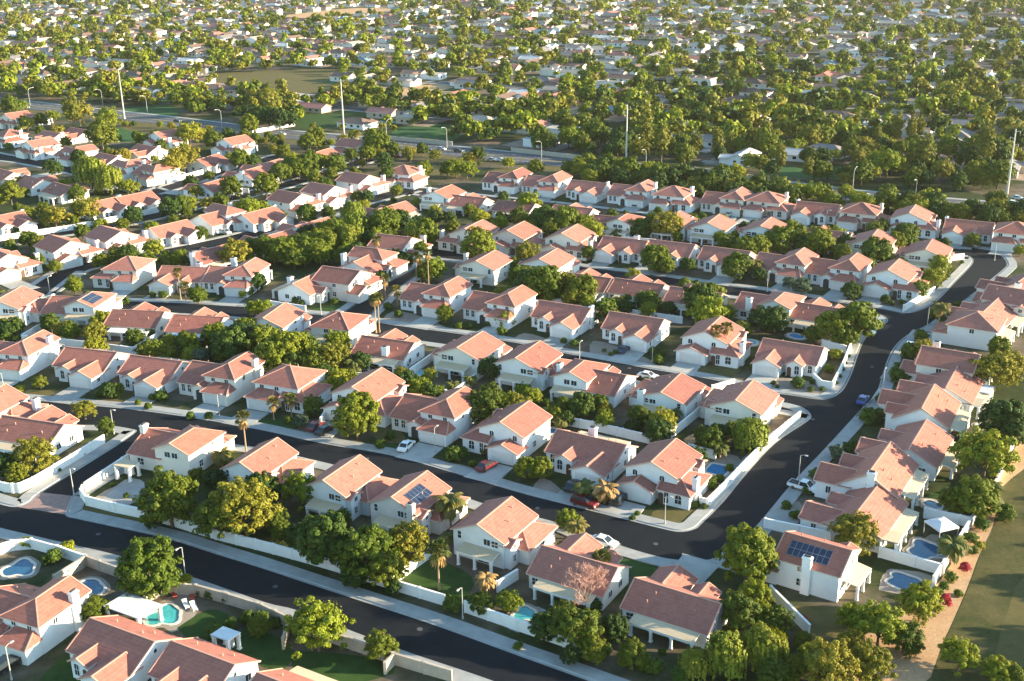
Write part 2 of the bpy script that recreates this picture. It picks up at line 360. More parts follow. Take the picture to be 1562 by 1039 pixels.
def house_model(kind, wall='stucco', pat='beige', chim=1, sol=0):
    """kinds: A split-level with tall wing, B single-storey ranch, C two-storey front gable, H two-storey hipped with skirt over garage, D small ranch"""
    key = (kind, wall, pat, chim, sol)
    if key in HC: return HC[key]
    W = MB(); Rf = MB(); V = []; wins = []; parts = []; gd = None; fd = None; ch = None; so = None; pc = None; kids_v = []
    def V_(x0, x1, y0, y1, e, ax, s, e0='g', e1='g', **k):
        vol_walls(W, x0, x1, y0, y1, e, ax, s, e0, e1); vol_roof(Rf, x0, x1, y0, y1, e, ax, s, e0, e1, **k)
    if kind == 'A':
        V_(-7.6, .3, -5.4, 6.94, 3.0, 'x', .42, 'g', 'g')
        V_(-.7, 7.6, -4.5, 7.06, 5.1, 'y', .40, 'h', 'g')
        vol_walls(W, .95, 7.5, -8, -4.4, 2.65, 'y', .0, 'h', 'h'); shed_roof(Rf, .95, 7.5, -8, -4.48, 2.6, 3.75)
        V_(-2.5, .8, -6.9, -4, 2.95, 'y', .42, 'g', 'g')
        wins = [('s', -6.3, -5.4, .9, .9, 1.7, 1), ('s', -4.6, -5.4, .9, .9, 1.7, 1), ('s', 1.7, -4.5, 3.85, .95, 1.1, 1), ('s', 5.3, -4.5, 3.85, .95, 1.1, 1),
                ('e', -1.0, 7.6, 3.6, .9, 1.1, 0), ('e', 3.4, 7.6, 1.1, 1.1, 1.3, 0), ('n', 2.4, 7.06, 3.7, 1.3, 1.1, 0), ('n', 4.2, 7.06, 3.7, 1.3, 1.1, 0), ('n', -4.8, 6.94, .9, 1.5, 1.3, 0), ('w', 1.0, -7.6, 1.2, 1.0, 1.1, 0)]
        gd = (4.2, -8, 4.9); fd = (-.85, -6.9, 1.5, 2.5); pc = (.2, 7.2, 7.1, 9.9, 2.95, 2.55)
        ch = chimney(7.75, 3.6, -.2, 7.0, .5, .75) if chim == 1 else (chimney(-3.5, 6.9, 3, 6.6) if chim == 2 else chimney(-7.75, 1.5, -.2, 6.9, .5, .8) if chim == 4 else None)
        if sol: so = solar(3.75, .2, lambda x: 5.1 + TH + (7.6 - x) * .40, 1, 2, 5)
    elif kind == 'B':
        V_(-7.7, 7.7, -3.5, 7.0, 2.9, 'x', .46)
        V_(.6, 7.4, -8, -1.5, 2.7, 'y', .40, 'g', 'g')
        V_(-4.7, -.7, -5.6, -1.5, 2.95, 'y', .44, 'g', 'g')
        wins = [('s', -6.2, -3.5, .7, 1.0, 1.7, 1), ('s', -3.4, -5.6, .7, 1.1, 1.9, 1), ('e', 1.8, 7.7, 1.0, 1.0, 1.1, 0), ('e', 4.6, 7.7, 1.0, 1.2, 1.1, 0), ('e', -5.5, 7.4, 1.0, .9, 1.0, 0), ('e', 1.8, 7.7, 3.4, .7, .7, 1),
                ('w', 0, -7.7, 1.0, 1.2, 1.1, 0), ('w', 4, -7.7, 1.0, 1.2, 1.1, 0), ('n', 6.3, 7.0, .9, 1.3, 1.2, 0), ('n', 1.5, 7.0, .05, 2.6, 2.1, 0), ('n', -3.0, 7.0, .05, 2.6, 2.1, 0)]
        gd = (4.0, -8, 4.9); fd = (-1.4, -5.6, 1.0, 2.3); pc = (-6.6, 5.2, 6.95, 9.9, 2.62, 2.2)
        ch = chimney(7.9, 2.4, -.2, 5.9, .45, .75) if chim == 1 else (chimney(-2.0, 6.4, 2.6, 5.4, .8, .6) if chim == 2 else None)
    elif kind == 'C':
        V_(-6.6, 4.4, -4.8, 7.0, 4.9, 'y', .40, 'g', 'g')
        V_(1.2, 7.7, -6.4, 3.6, 2.95, 'x', .42, 'g', 'h')
        V_(-6.9, .3, -8, -4.2, 2.6, 'y', .36, 'g', 'g')
        V_(2.0, 5.6, 3.4, 6.6, 4.3, 'x', .40, 'g', 'g')
        wins = [('s', -4.6, -4.8, 3.7, 1.0, 1.1, 1), ('s', 1.2, -4.8, 3.7, 1.0, 1.1, 1), ('s', 5.4, -6.4, .7, 1.3, 1.7, 1), ('s', 2.9, -6.4, .3, .9, 2.1, 0), ('e', -1.5, 7.7, 1.0, 1.2, 1.2, 0), ('e', 5.0, 5.6, 3.3, .9, .9, 0), ('e', 5.2, 5.6, 1.0, .9, 1.2, 0),
                ('n', .8, 7.0, 3.6, 1.3, 1.1, 0), ('n', 2.5, 7.0, 3.6, 1.3, 1.1, 0), ('n', -5.2, 7.0, 3.5, .8, 1.3, 0), ('n', .2, 7.0, .05, 2.6, 2.1, 0), ('w', 0, -6.6, 3.6, 1.1, 1.1, 0), ('w', 0, -6.6, 1.0, 1.1, 1.2, 0)]
        gd = (-3.3, -8, 4.9); fd = (1.75, -6.4, 1.0, 2.3); pc = (-4.2, 3.6, 7.05, 9.9, 2.95, 2.5)
        ch = chimney(7.85, -3.6, -.2, 5.6, .5, .75) if chim == 1 else (chimney(3.4, 7.2, -.2, 7.0, .75, .5) if chim == 2 else None)
        if sol: so = solar(.2, -.6, lambda x: 4.9 + TH + (4.4 - x) * .40, 1, 2, 5)
        if sol == 2: so = solar(-5.6, -3.2, lambda x: 4.9 + TH + (x + 6.6) * .40, 1, 2, 7)
    elif kind == 'H':
        V_(-6.8, 4.6, -4.6, 6.6, 5.0, 'x', .40, 'h', 'h')
        vol_walls(W, -6.9, -.4, -8, -4.4, 2.65, 'y', 0, 'h', 'h'); shed_roof(Rf, -6.9, -.4, -8, -4.5, 2.6, 3.7)
        V_(1.0, 7.6, -6.2, 4.0, 2.95, 'x', .42, 'g', 'h')
        wins = [('s', -4.9, -4.6, 3.75, 1.0, 1.1, 1), ('s', -1.0, -4.6, 3.75, 1.0, 1.1, 1), ('s', 5.2, -6.2, .7, 1.3, 1.8, 1), ('s', 2.6, -6.2, .3, .9, 2.1, 0), ('e', 1.5, 4.6, 3.8, 1.0, .9, 0), ('e', -1.0, 7.6, 1.0, 1.2, 1.2, 0), ('n', -3, 6.6, 3.6, 1.3, 1.1, 0), ('n', 0, 6.6, 3.6, 1.3, 1.1, 0), ('w', 1, -6.8, 3.6, 1.0, 1.0, 0), ('n', -1, 6.6, .05, 2.6, 2.1, 0)]
        gd = (-3.7, -8, 4.9); fd = (1.6, -6.2, 1.0, 2.3); pc = (-5.0, 3.0, 6.65, 9.5, 2.95, 2.5)
        ch = chimney(4.8, 3.4, -.2, 7.2, .45, .7) if chim == 1 else None
        if sol: so = solar(1.0, -1.2, lambda x: 5.0 + TH + (4.6 - x) * .40, 1, 2, 3)
    elif kind == 'D':
        V_(-7, 7, -4, 5, 2.8, 'x', .36, 'h' if sol else 'g', 'g' if chim else 'h'); V_(1.5, 6.8, -7, -2, 2.7, 'y', .36, 'g', 'g')
        wins = [('s', -4.2, -4, .9, 1.8, 1.2, 0), ('e', 1, 7, 1, 1.2, 1, 0), ('n', -2, 5, .8, 2.2, 1.4, 0)]
        gd = (4.1, -7, 4.4); fd = (-1, -4, 1, 2.1)
        if chim: ch = chimney(-2, 3.0, 2.5, 4.9, .5, .4)
        sol = 0
    if kind in 'ABCH':
        zf = {'A': lambda x, y: 3.0 + (6.94 - y) * .42, 'B': lambda x, y: 2.9 + (7.0 - y) * .46, 'C': lambda x, y: 4.9 + (4.4 - x) * .40, 'H': lambda x, y: 5.0 + (6.6 - y) * .40}[kind]
        for x, y in {'A': ((-5.2, 3.2), (-2.6, 4.6)), 'B': ((-4.4, 4.4), (3.2, 3.4), (4.0, 5.2)), 'C': ((2.2, 1.4), (.6, -2.5)), 'H': ((-1.0, 4.4), (-2.6, 3.6))}[kind]:
            z = zf(x, y) + TH; vb = MB(); vb.tube([(x, y, z - .2), (x, y, z + .5)], [.11, .11], 6); kids_v.append(('vent_pipe', vb.mesh('vent_pipe', [M['ridge']]), []))
    wm = M[wall]
    parts.append(('wall', W.mesh('wall', [wm]), []))
    kids = []
    if ch: kids.append(('chimney', ch.mesh('chimney', [wm, M['dark']]), []))
    if so: kids.append(('solar_panel', so.mesh('solar_panel', [M['solar'], M['solarframe']]), []))
    rm = M['roof'] if not kind == 'D' else M[wall + '_roof'] if (wall + '_roof') in M else M['roof']
    parts.append(('roof', Rf.mesh('roof', [rm, M['fascia'], M['ridge']]), kids))
    for w in wins:
        fr, pn = win_mesh(*w); parts.append(('window', fr.mesh('window', [M['trim']]), [('pane', pn.mesh('pane', [M['glass']]), [])]))
    if gd:
        x, y, w = gd; b = MB(); b.box(x - w / 2, x + w / 2, y - .06, y + .05, -.1, 2.15)
        for k in range(1, 4): b.box(x - w / 2 + .05, x + w / 2 - .05, y - .08, y - .055, k * .54 - .03, k * .54 + .01)
        for s in (-1, 1): b.box(x + s * (w / 2 + .09) - .08, x + s * (w / 2 + .09) + .08, y - .09, y + .05, -.1, 2.3)
        b.box(x - w / 2 - .17, x + w / 2 + .17, y - .095, y + .05, 2.3, 2.45)
        parts.append(('garage_door', b.mesh('garage_door', [M['garage']]), []))
    if fd:
        x, y, w, h = fd; _, pn = win_mesh('s', x, y, 0, w, h, True)
        parts.append(('front_entry', pn.mesh('front_entry', [M['dark'] if w > 1.2 else M['door']]), []))  # wide arch is an open porch; its shade is painted as a dark face
    if pc and pat:
        cover, cols = patio(*pc, M[{'beige': 'beige', 'white': 'whitemetal', 'slat': 'trim'}[pat]], 3 if pc[1] - pc[0] < 9 else 4, pat == 'slat')
        parts.append(('patio_cover', cover, [('column', c, []) for c in cols]))
    parts[1][2].extend(kids_v)
    HC[key] = parts; return parts
def place_house(kind, X, Y, rz, flip=0, sx=1.0, sy=1.0, sz=1.0, name=None, detail=2, **kw):
    root = empty(name or {'A': 'split_level_house', 'B': 'ranch_house', 'C': 'gabled_house', 'H': 'hipped_house', 'D': 'suburban_house'}[kind], (X, Y, 0), rz, (-sx if flip else sx, sy, sz))
    for n, me, kids in house_model(kind, **kw):
        if detail < 1 and n in ('window', 'front_entry'): continue
        o = inst(n, me, root)
        for kn, km, _ in kids:
            if detail < 2 and kn == 'pane' : 
                inst(kn, km, o); continue
            inst(kn, km, o)
    return root
# ------------------------------------------------------------------ vegetation
def unit(v): return v / np.maximum(np.linalg.norm(v, axis=-1, keepdims=True), 1e-9)
def cards(C, N, size, rng, aspect=1.5, flat=.0):
    """leaf cards: centres C, normals N"""
    n = len(C); t = unit(np.cross(N, rng.normal(size=(n, 3)))); b = np.cross(N, t)
    s = np.broadcast_to(size, (n,))[:, None] * rng.uniform(.65, 1.25, (n, 1))
    a = t * s * .5 * aspect; bb = b * s * .5
    # a pointed, slightly folded leaf spray: 4 corners, tip ends off centre
    k = rng.uniform(-.25, .25, (n, 1))
    V = np.stack([C - a, C + bb + a * k + N * s * .12, C + a, C - bb + a * k + N * s * .12], 1).reshape(-1, 3)
    Q = np.arange(4 * n).reshape(-1, 4); return V, Q
def crown_points(rng, ncl, rcl, per, ez=.9, cz=1.15, inner=.35, jit=.5, droop=0.0, ex=1.0, ragged=.12):
    d = unit(rng.normal(size=(ncl, 3))); d[:, 2] = np.where(d[:, 2] < -.75, -d[:, 2] * .6, d[:, 2])
    rr = rng.uniform(inner, 1, ncl) ** .6 * (1 - rcl * .8) * rng.uniform(1 - ragged, 1 + ragged, ncl)
    cc = d * rr[:, None] * np.array([ex, ex, ez]) + np.array([0, 0, cz])
    cr = rcl * rng.uniform(.65, 1.25, ncl)
    P = []; Nn = []
    for c, r in zip(cc, cr):
        n = unit(rng.normal(size=(per, 3))); n[:, 2] = np.where(n[:, 2] < -.5, -n[:, 2], n[:, 2])
        rad = r * rng.uniform(.72, 1.08, (per, 1))
        p = c + n * rad * np.array([1, 1, .85])
        p[:, 2] -= droop * np.linalg.norm(p[:, :2], axis=1) ** 2
        P.append(p); Nn.append(unit(n + (c - np.array([0, 0, cz])) * .5 + rng.normal(size=(per, 3)) * jit))
    return np.concatenate(P), np.concatenate(Nn), cc
def trunk_mesh(rng, h, r, cc, nl=5, mat='bark'):
    b = MB()
    b.tube([(0, 0, -.15), (r * .3, 0, h * .45), (0, r * .3, h)], [r * 1.25, r, r * .8], 8)
    pick = cc[rng.permutation(len(cc))[:nl]]
    for c in pick:
        m = np.array([c[0] * .45, c[1] * .45, h + (c[2] - h) * .55]); b.tube([(0, 0, h * .9), m, c], [r * .7, r * .42, r * .15], 6)
    return b.mesh('trunk', [M[mat]])
TP = {}
def tree_proto(kind, var, fine=False):
    key = (kind, var, fine)
    if key in TP: return TP[key]
    rng = np.random.default_rng(hash_(kind) * 17 + var)
    k = dict(
        f=dict(ncl=120, rcl=.165, per=44, ez=1.0, cz=.98, jit=.35, size=.09, th=.45, inner=.55),
        b=dict(ncl=95, rcl=.18, per=46, ez=.9, cz=.95, jit=.42, size=.09, th=.5, ragged=.22, inner=.5),
        y=dict(ncl=105, rcl=.16, per=38, ez=.80, cz=.86, jit=.5, size=.08, th=.45, ragged=.24, inner=.45),
        o=dict(ncl=95, rcl=.165, per=40, ez=.82, cz=.88, jit=.5, size=.08, th=.45, ragged=.26, inner=.45),
        d=dict(ncl=105, rcl=.17, per=48, ez=.95, cz=.92, jit=.38, size=.095, th=.4, inner=.5),
        t=dict(ncl=110, rcl=.17, per=40, ez=1.75, cz=2.0, jit=.45, size=.10, th=.9, ex=.8, ragged=.25, inner=.4),
        w=dict(ncl=60, rcl=.2, per=44, ez=.85, cz=1.3, jit=.5, size=.09, th=.8, droop=.25),
        s=dict(ncl=34, rcl=.25, per=50, ez=.78, cz=.58, jit=.40, size=.13, th=0),
        S=dict(ncl=30, rcl=.25, per=48, ez=.78, cz=.58, jit=.45, size=.13, th=0),
        r=dict(ncl=26, rcl=.25, per=44, ez=.9, cz=.8, jit=.5, size=.14, th=0),
        g=dict(ncl=50, rcl=.2, per=44, ez=.85, cz=.85, jit=.5, size=.10, th=.3))[kind]
    size = k.pop('size'); th = k.pop('th')
    if fine: k['per'] = int(k['per'] * 2.0); size *= .68; k['ncl'] = int(k['ncl'] * 1.5); k['rcl'] *= .84
    P, N, cc = crown_points(rng, **k)
    P2, N2, _ = crown_points(rng, 14, .5, 60, k.get('ez', .9) * .8, k['cz'], .2, .5, 0, k.get('ex', 1) * .8)   # the inner leaves behind the outer sprays
    P = np.concatenate([P, P2]); N = np.concatenate([N, N2])
    V, Q = cards(P, N, size, rng)
    if kind == 'w':   # hanging strands
        SV = []; SN = []
        for i in range(170):
            a = rng.uniform(0, 2 * math.pi); rr = rng.uniform(.55, 1.05); z1 = 1.3 + .55 * (1 - rr) + rng.uniform(-.2, .35); L = rng.uniform(.5, 1.15)
            m = int(9 * L) + 3; z = z1 - np.linspace(0, L, m); q = np.stack([np.cos(a) * rr + rng.normal(0, .02, m), np.sin(a) * rr + rng.normal(0, .02, m), z], 1)
            SV.append(q); SN.append(unit(np.array([math.cos(a), math.sin(a), .25]) + rng.normal(size=(m, 3)) * .35))
        V2, Q2 = cards(np.concatenate(SV), np.concatenate(SN), .105, rng, 1.7); Q2 += len(V); V = np.concatenate([V, V2]); Q = np.concatenate([Q, Q2])
    crown = npmesh('crown', V, Q, [M['leaf_' + kind]])
    tr = trunk_mesh(rng, th, .05 if kind != 't' else .075, cc, 7) if th else None
    TP[key] = (crown, tr); return TP[key]
def hash_(s): return sum(ord(c) * (i + 3) for i, c in enumerate(s))
def frond_fan(MBx, rng, a, el, L, m, seg=7, w=.55):
    """a fan-palm leaf: stem and a folded pleated fan"""
    d = Vector((math.cos(a) * math.cos(el), math.sin(a) * math.cos(el), math.sin(el)))
    side = d.cross(Vector((0, 0, 1))); side.normalize(); up = side.cross(d)
    s = d * (L * .45)
    p0 = s
    for j in range(seg):
        t = (j / (seg - 1) - .5) * 2.2
        dr = (d * math.cos(t) + side * math.sin(t)); tip = p0 + dr * (L * .55) - Vector((0, 0, abs(t) * .06 + .12)) * L
        mid = p0 + dr * (L * .3); wv = (side * math.cos(t) - d * math.sin(t)) * (L * .075)
        MBx.face([p0, mid - wv, tip, mid + wv], m)
    MBx.face([Vector((0, 0, 0)) + side * .03, s + side * .03, s - side * .03, Vector((0, 0, 0)) - side * .03], m)
def frond_pinnate(b, rng, a, el, L, m, n=9):
    d0 = Vector((math.cos(a), math.sin(a), 0)); side = Vector((-math.sin(a), math.cos(a), 0)); p = Vector((0, 0, 0)); e = el
    for k in range(n):
        d = d0 * math.cos(e) + Vector((0, 0, math.sin(e))); q = p + d * (L / n); w = L * .17 * math.sin(math.pi * (k + .9) / (n + .6)) + .04
        n1 = side.cross(d)
        for s in (-1, 1):
            b.face([p, q, q + side * (s * w) - n1 * (-w * .25) + d * (L / n * .9) - Vector((0, 0, w * .45)), p + side * (s * w) + d * (L / n * .55) - Vector((0, 0, w * .45))], m)
        p = q; e -= 1.75 / n * (1.0 if el > .2 else .75)
def palm_proto(kind, var):
    """P: tall fan palm with a dry skirt; p: feathery short palm; q: golden feather palm.  Crown about 1 m radius, hub at z=0"""
    key = ('palm', kind, var)
    if key in TP: return TP[key]
    rng = np.random.default_rng(900 + hash_(kind) + var); b = MB(); sk = MB()
    if kind == 'P':
        for k in range(34): frond_fan(b, rng, rng.uniform(0, 6.28), rng.uniform(-.35, 1.25), rng.uniform(.85, 1.1), 0)
        for k in range(14):
            a = rng.uniform(0, 6.28); frond_fan(sk, rng, a, rng.uniform(-1.45, -.8), rng.uniform(.7, 1.15), 0, 5)
    else:
        for k in range(34): frond_pinnate(b, rng, k * 2.4 + rng.uniform(-.2, .2), rng.uniform(-.25, 1.25), rng.uniform(.9, 1.2), 0)
        for k in range(12): frond_pinnate(sk, rng, k * 2.4, rng.uniform(-.9, -.4), rng.uniform(.6, .9), 0, 6)
    TP[key] = (b.mesh('crown', [M['leaf_q' if kind == 'q' else 'leaf_p']]), sk.mesh('dry_skirt', [M['leaf_q']])); return TP[key]
def palm_trunk(h, r0, r1, lean=0.0):
    b = MB(); n = 7
    b.tube([(lean * (k / n) ** 2, 0, -.2 + (h + .2) * k / n) for k in range(n + 1)], [r0 + (r1 - r0) * (k / n) + (.09 if k == 0 else 0) for k in range(n + 1)], 8)
    return b.mesh('trunk', [M['palmbark']])
def place_palm(kind, X, Y, h, r, name='palm_tree', lean=0.0):
    root = empty(name, (X, Y, 0), random.uniform(0, 6.28))
    inst('trunk', palm_trunk(h, .17 * (1 if kind == 'P' else 1.3), .11 * (1 if kind == 'P' else 1.5), lean), root)
    c, s = palm_proto(kind, random.randrange(2))
    o = inst('crown', c, root, (lean, 0, h), random.uniform(0, 6), (r, r, r)); inst('dry_skirt', s, root, (lean, 0, h - .02), random.uniform(0, 6), (r, r, r * (1.1 if kind == 'P' else 1)))
    return root
def bare_tree(X, Y, r):
    rng = random.Random(5); b = MB(); tw = MB()
    def br(p, d, L, rad, lv):
        q = p + d * L; (b if lv < 2 else tw).tube([p, p + d * (L * .5) + Vector((rng.uniform(-.05, .05), rng.uniform(-.05, .05), 0)) * L, q], [rad, rad * .8, rad * .6], 5, 0, False)
        if lv >= 5: return
        for k in range(4 if lv in (1, 2) else 3 if lv else 6):
            dd = Vector(d) * .75 + Vector((rng.uniform(-1, 1), rng.uniform(-1, 1), rng.uniform(-.25, .75))) * .75; dd.normalize(); br(q, dd, L * rng.uniform(.6, .82), max(rad * .55, .03), lv + 1)
    br(Vector((0, 0, -.1)), Vector((0, 0, 1)), r * .42, .16, 0)
    root = empty('bare_tree', (X, Y, 0)); inst('trunk', b.mesh('trunk', [M['bark']]), root); inst('crown', tw.mesh('crown', [M['twig']]), root)
    return root
TREE_NAME = dict(f='ficus_tree', b='broadleaf_tree', y='mesquite_tree', o='olive_tree', w='weeping_tree', t='tall_tree', d='evergreen_tree', s='shrub', S='shrub', r='flowering_shrub', g='saltbush')
CZ = dict(f=.98, b=.95, y=.86, o=.88, w=1.05, t=2.0, d=.92, s=.58, S=.58, r=.8, g=.85)
NV = dict(f=4, b=4, y=4, o=4, w=2, t=3, d=3, s=3, S=2, r=2, g=2)
def place_tree(kind, X, Y, r, zs=1.0):
    fine = Y < 215 and r > 1.6 and kind in 'fbyodw'
    c, t = tree_proto(kind, random.randrange(2 if fine else NV[kind]), fine); rz = random.uniform(0, 6.28); sc = (r * random.uniform(.93, 1.07), r * random.uniform(.93, 1.07), r * zs)
    if t is None:
        return inst(TREE_NAME[kind], c, None, (X, Y, 0), rz, sc)
    root = empty(TREE_NAME[kind], (X, Y, 0), rz, sc)
    inst('trunk', t, root); inst('crown', c, root); return root
def base_for(px, py, zc):
    return at(px, py, zc)
def tree_px(kind, px, py, rpx, zs=1.0):
    """crown centre as read off the photograph, crown radius in photo pixels"""
    r = 3.0
    for _ in range(6):
        zc = CZ[kind] * r * zs; X, Y = at(px, py, zc); w = proj(X, Y, zc)[2]; r = rpx * w / FOC
    return place_tree(kind, X, Y, r, zs), X, Y, r
# ------------------------------------------------------------------ setting: ground, streets, pavements, yards
def surf(name, poly, z, mat, kind='structure', label=None, cat=None):
    b = MB(); b.face([(p[0], p[1], z) for p in poly]); o = inst(name, b.mesh(name, [mat])); o['kind'] = kind
    tag(o, label, cat); return o
def smooth(P, n=4):
    P = [np.array(p) for p in P]; out = []
    for i in range(len(P) - 1):
        p0 = P[max(i - 1, 0)]; p1 = P[i]; p2 = P[i + 1]; p3 = P[min(i + 2, len(P) - 1)]
        for k in range(n):
            t = k / n; out.append(.5 * (2 * p1 + (p2 - p0) * t + (2 * p0 - 5 * p1 + 4 * p2 - p3) * t * t + (3 * p1 - p0 - 3 * p2 + p3) * t ** 3))
    out.append(P[-1]); return out
def offset(P, d):
    """polyline shifted to its left by d"""
    out = []
    for i, p in enumerate(P):
        a = P[max(i - 1, 0)]; b = P[min(i + 1, len(P) - 1)]; t = b - a; t = t / (np.linalg.norm(t) + 1e-9); out.append(p + np.array([-t[1], t[0]]) * d)
    return out
def clean(P, m=.25):
    out = [P[0]]
    for p in P[1:]:
        if np.linalg.norm(p - out[-1]) > m: out.append(p)
    return out
def inpoly(p, poly):
    x, y = p; c = False; j = len(poly) - 1
    for i in range(len(poly)):
        xi, yi = poly[i]; xj, yj = poly[j]
        if (yi > y) != (yj > y) and x < (xj - xi) * (y - yi) / (yj - yi) + xi: c = not c
        j = i
    return c
ROADS = []
def road(name, poly, z, mat='asphalt'):
    ROADS.append([tuple(p) for p in poly]); return surf(name, poly, z, M[mat])
def ribbon(name, P, w, z, mat, reg=True):
    P = clean(smooth(P)); L = offset(P, w / 2); Rr = offset(P, -w / 2); b = MB()
    for i in range(len(P) - 1): b.face([(*Rr[i], z), (*Rr[i + 1], z), (*L[i + 1], z), (*L[i], z)])
    if reg: ROADS.append([tuple(p) for p in L + Rr[::-1]])
    o = inst(name, b.mesh(name, [M[mat]])); o['kind'] = 'structure'; return o
def pavement(P, side, w=2.3, gut=.45):
    """kerb with gutter and a raised walk; side +1 lies to the left of the line"""
    P = clean(smooth(P)); b = MB(); z0, z1 = .03, .15
    ring = [offset(P, side * d) for d in (-gut, 0, .12, .16, w)]; zs = [z0 + .02, z0, z1, z1 + .004, z1 + .004]
    for i in range(len(P) - 1):
        for k in range(4):
            q = [(*ring[k][i], zs[k]), (*ring[k][i + 1], zs[k]), (*ring[k + 1][i + 1], zs[k + 1]), (*ring[k + 1][i], zs[k + 1])]
            b.face(q if side > 0 else q[::-1], 1 if k < 2 else 0)
        q = [(*ring[4][i], zs[4]), (*ring[4][i + 1], zs[4]), (*ring[4][i + 1], -.1), (*ring[4][i], -.1)]; b.face(q, 0)
    o = inst('pavement', b.mesh('pavement', [M['concrete'], M['concrete']])); o['kind'] = 'structure'; return o

_g = MB(); _n = 24
_g.face([(-3500, -400, 0), (3500, -400, 0), (3500, 6500, 0), (-3500, 6500, 0)])
inst('ground', _g.mesh('ground', [M['ground']]))['kind'] = 'structure'

A_up = pts('-60 746 0 768 27 773 105 785 164 799.5 256 820 333 844 400 864.5 492 895 595 928.5 672 954 790 997 857 1021 960 1058')
A_lo = pts('-60 792 0 808 38 817 102 832 179 850 282 880 400 921 451 934 559 975 620 998 733 1036 830 1072')
B_up = pts('-60 601 0 605.5 110 615 205 624 307 638 400 655 492 675 595 693 672 713.6 790 749 882 772.5 975 796 1010 804.6 1036 809.7 1057 806 1069 796 1100 765 1138 719 1180 675 1228 643 1235 635')
B_lo = pts('-60 652 0 655 130 656 207 659 256 663 346 678 400 686 492 707 595 732 672 749 748 774 844 798 882 812 923 826 959 839 1010 853 1049 857 1097 852 1149 813 1213 737 1264 683 1306 637')
C_up = pts('-60 454 0 455 79 456 179 458.6 256 461 374 467.5 413 472.7 490 480 518 484 545 487 574 490.6 620 498 697 508 790 522.6 857 537 934 551 1010 565 1087 578 1162 595.6 1213 604 1246 609')
C_lo = offset(C_up, -8.6)
road('road', A_up + A_lo[::-1], .020)
road('road', B_up + B_lo[::-1], .024)
road('road', C_up + C_lo[::-1], .028)
road('road', pts('61 751 140 702 207 659 262 662 240 668 222 681 200 703 150 733 113 757'), .032)
surf('brick_crossing', pts('61 751 113 757 108 770 104 786 28 774 45 765'), .034, M['paver'])
road('road', pts('1235 635 1226 625 1212 619 1190 613 1213 601 1246 607 1264 607 1282 595.6 1295 572.5 1305 544 1313 524 1326 506 1341 498 1360 482 1385 478 1413 467.5 1431 455 1456 429 1482 401 1473 384 1485 378 1515 383 1531 392 1538 402 1533 411 1495 442 1469 462 1444 478 1418 496 1392 508.5 1372 524 1359 544 1349 572.5 1341 598 1328 614 1306 637'), .036)
D_up = pts('650 378 690 383 780 393 854 402 934 412.5 1010 421.5 1087 433 1180 444.5 1290 462.4 1341 470 1376 477')
road('road', D_up + offset(D_up, -8.4)[::-1], .040)
road('road', pts('490 482 518 479 543.6 462.4 569 444.5 595 429 633 409 650 398 690 383 700 392 655 407 640 418 602 445 580 467 566 480 574 492 540 488'), .044)
E_c = pts('600 296 628 290.5 700 300 800 310 880 319 1000 334 1120 348 1250 362.5 1400 379 1480 387')
ribbon('road', E_c, 9, .048, 'asphalt')
LT_c = pts('-40 462 20 455 58 446 78 433 115 411 170 399 251 386 358 364 436 341 549 309 628 289')
ribbon('road', LT_c, 8, .052, 'asphalt')
LS_c = pts('-40 380 0 373 60 361 200 338 300 314 400 292 505 262 560 244')
ribbon('road', LS_c, 7.5, .056, 'asphalt')
L1_c = pts('-40 231 0 240 45 246 110 259 190 281 240 296 262 306 274 320')
ribbon('road', L1_c, 9, .060, 'asphalt')
LR_c = pts('228 295 280 280 350 258 430 238')
ribbon('road', LR_c, 8, .064, 'asphalt')
ART = pts('-120 142 0 156 190 177 277 187 400 202 500 211 590 220 790 241 903 251 1060 268 1162 282 1325 302 1560 322 1700 332')
ribbon('road', ART, 18, .020, 'asphalt2')
ribbon('verge', [p for p in offset(ART, -13)], 6, .024, 'drylawn', False)
ribbon('pavement', [p for p in offset(ART, 10.6)], 2.4, .03, 'concrete', False)
b = MB()   # painted lane marks along the main road
_P = clean(smooth(ART, 40), .5); 
for off in (-3.6, 3.6, -7.2, 7.2):
    Q = offset(_P, off)
    for i in range(0, len(Q) - 1, 2): b.face([(*offset(_P, off - .08)[i], .026), (*offset(_P, off - .08)[i + 1], .026), (*offset(_P, off + .08)[i + 1], .026), (*offset(_P, off + .08)[i], .026)]) if False else None
for off in (-.25, .25):
    Q0 = offset(_P, off - .09); Q1 = offset(_P, off + .09)
    for i in range(len(_P) - 1): b.face([(*Q0[i], .026), (*Q0[i + 1], .026), (*Q1[i + 1], .026), (*Q1[i], .026)])
M['yellowline'] = plain('yellow_paint', (.55, .40, .08), .8, .1, 1); M['whiteline'] = plain('white_paint', (.6, .6, .58), .8, .1, 1)
inst('centre_line', b.mesh('centre_line', [M['yellowline']]))['kind'] = 'structure'
b = MB()
for off in (-5.2, 5.2):
    Q0 = offset(_P, off - .09); Q1 = offset(_P, off + .09)
    for i in range(0, len(_P) - 1, 2): b.face([(*Q0[i], .026), (*Q0[i + 1], .026), (*Q1[i + 1], .026), (*Q1[i], .026)])
inst('lane_marking', b.mesh('lane_marking', [M['whiteline']]))['kind'] = 'structure'
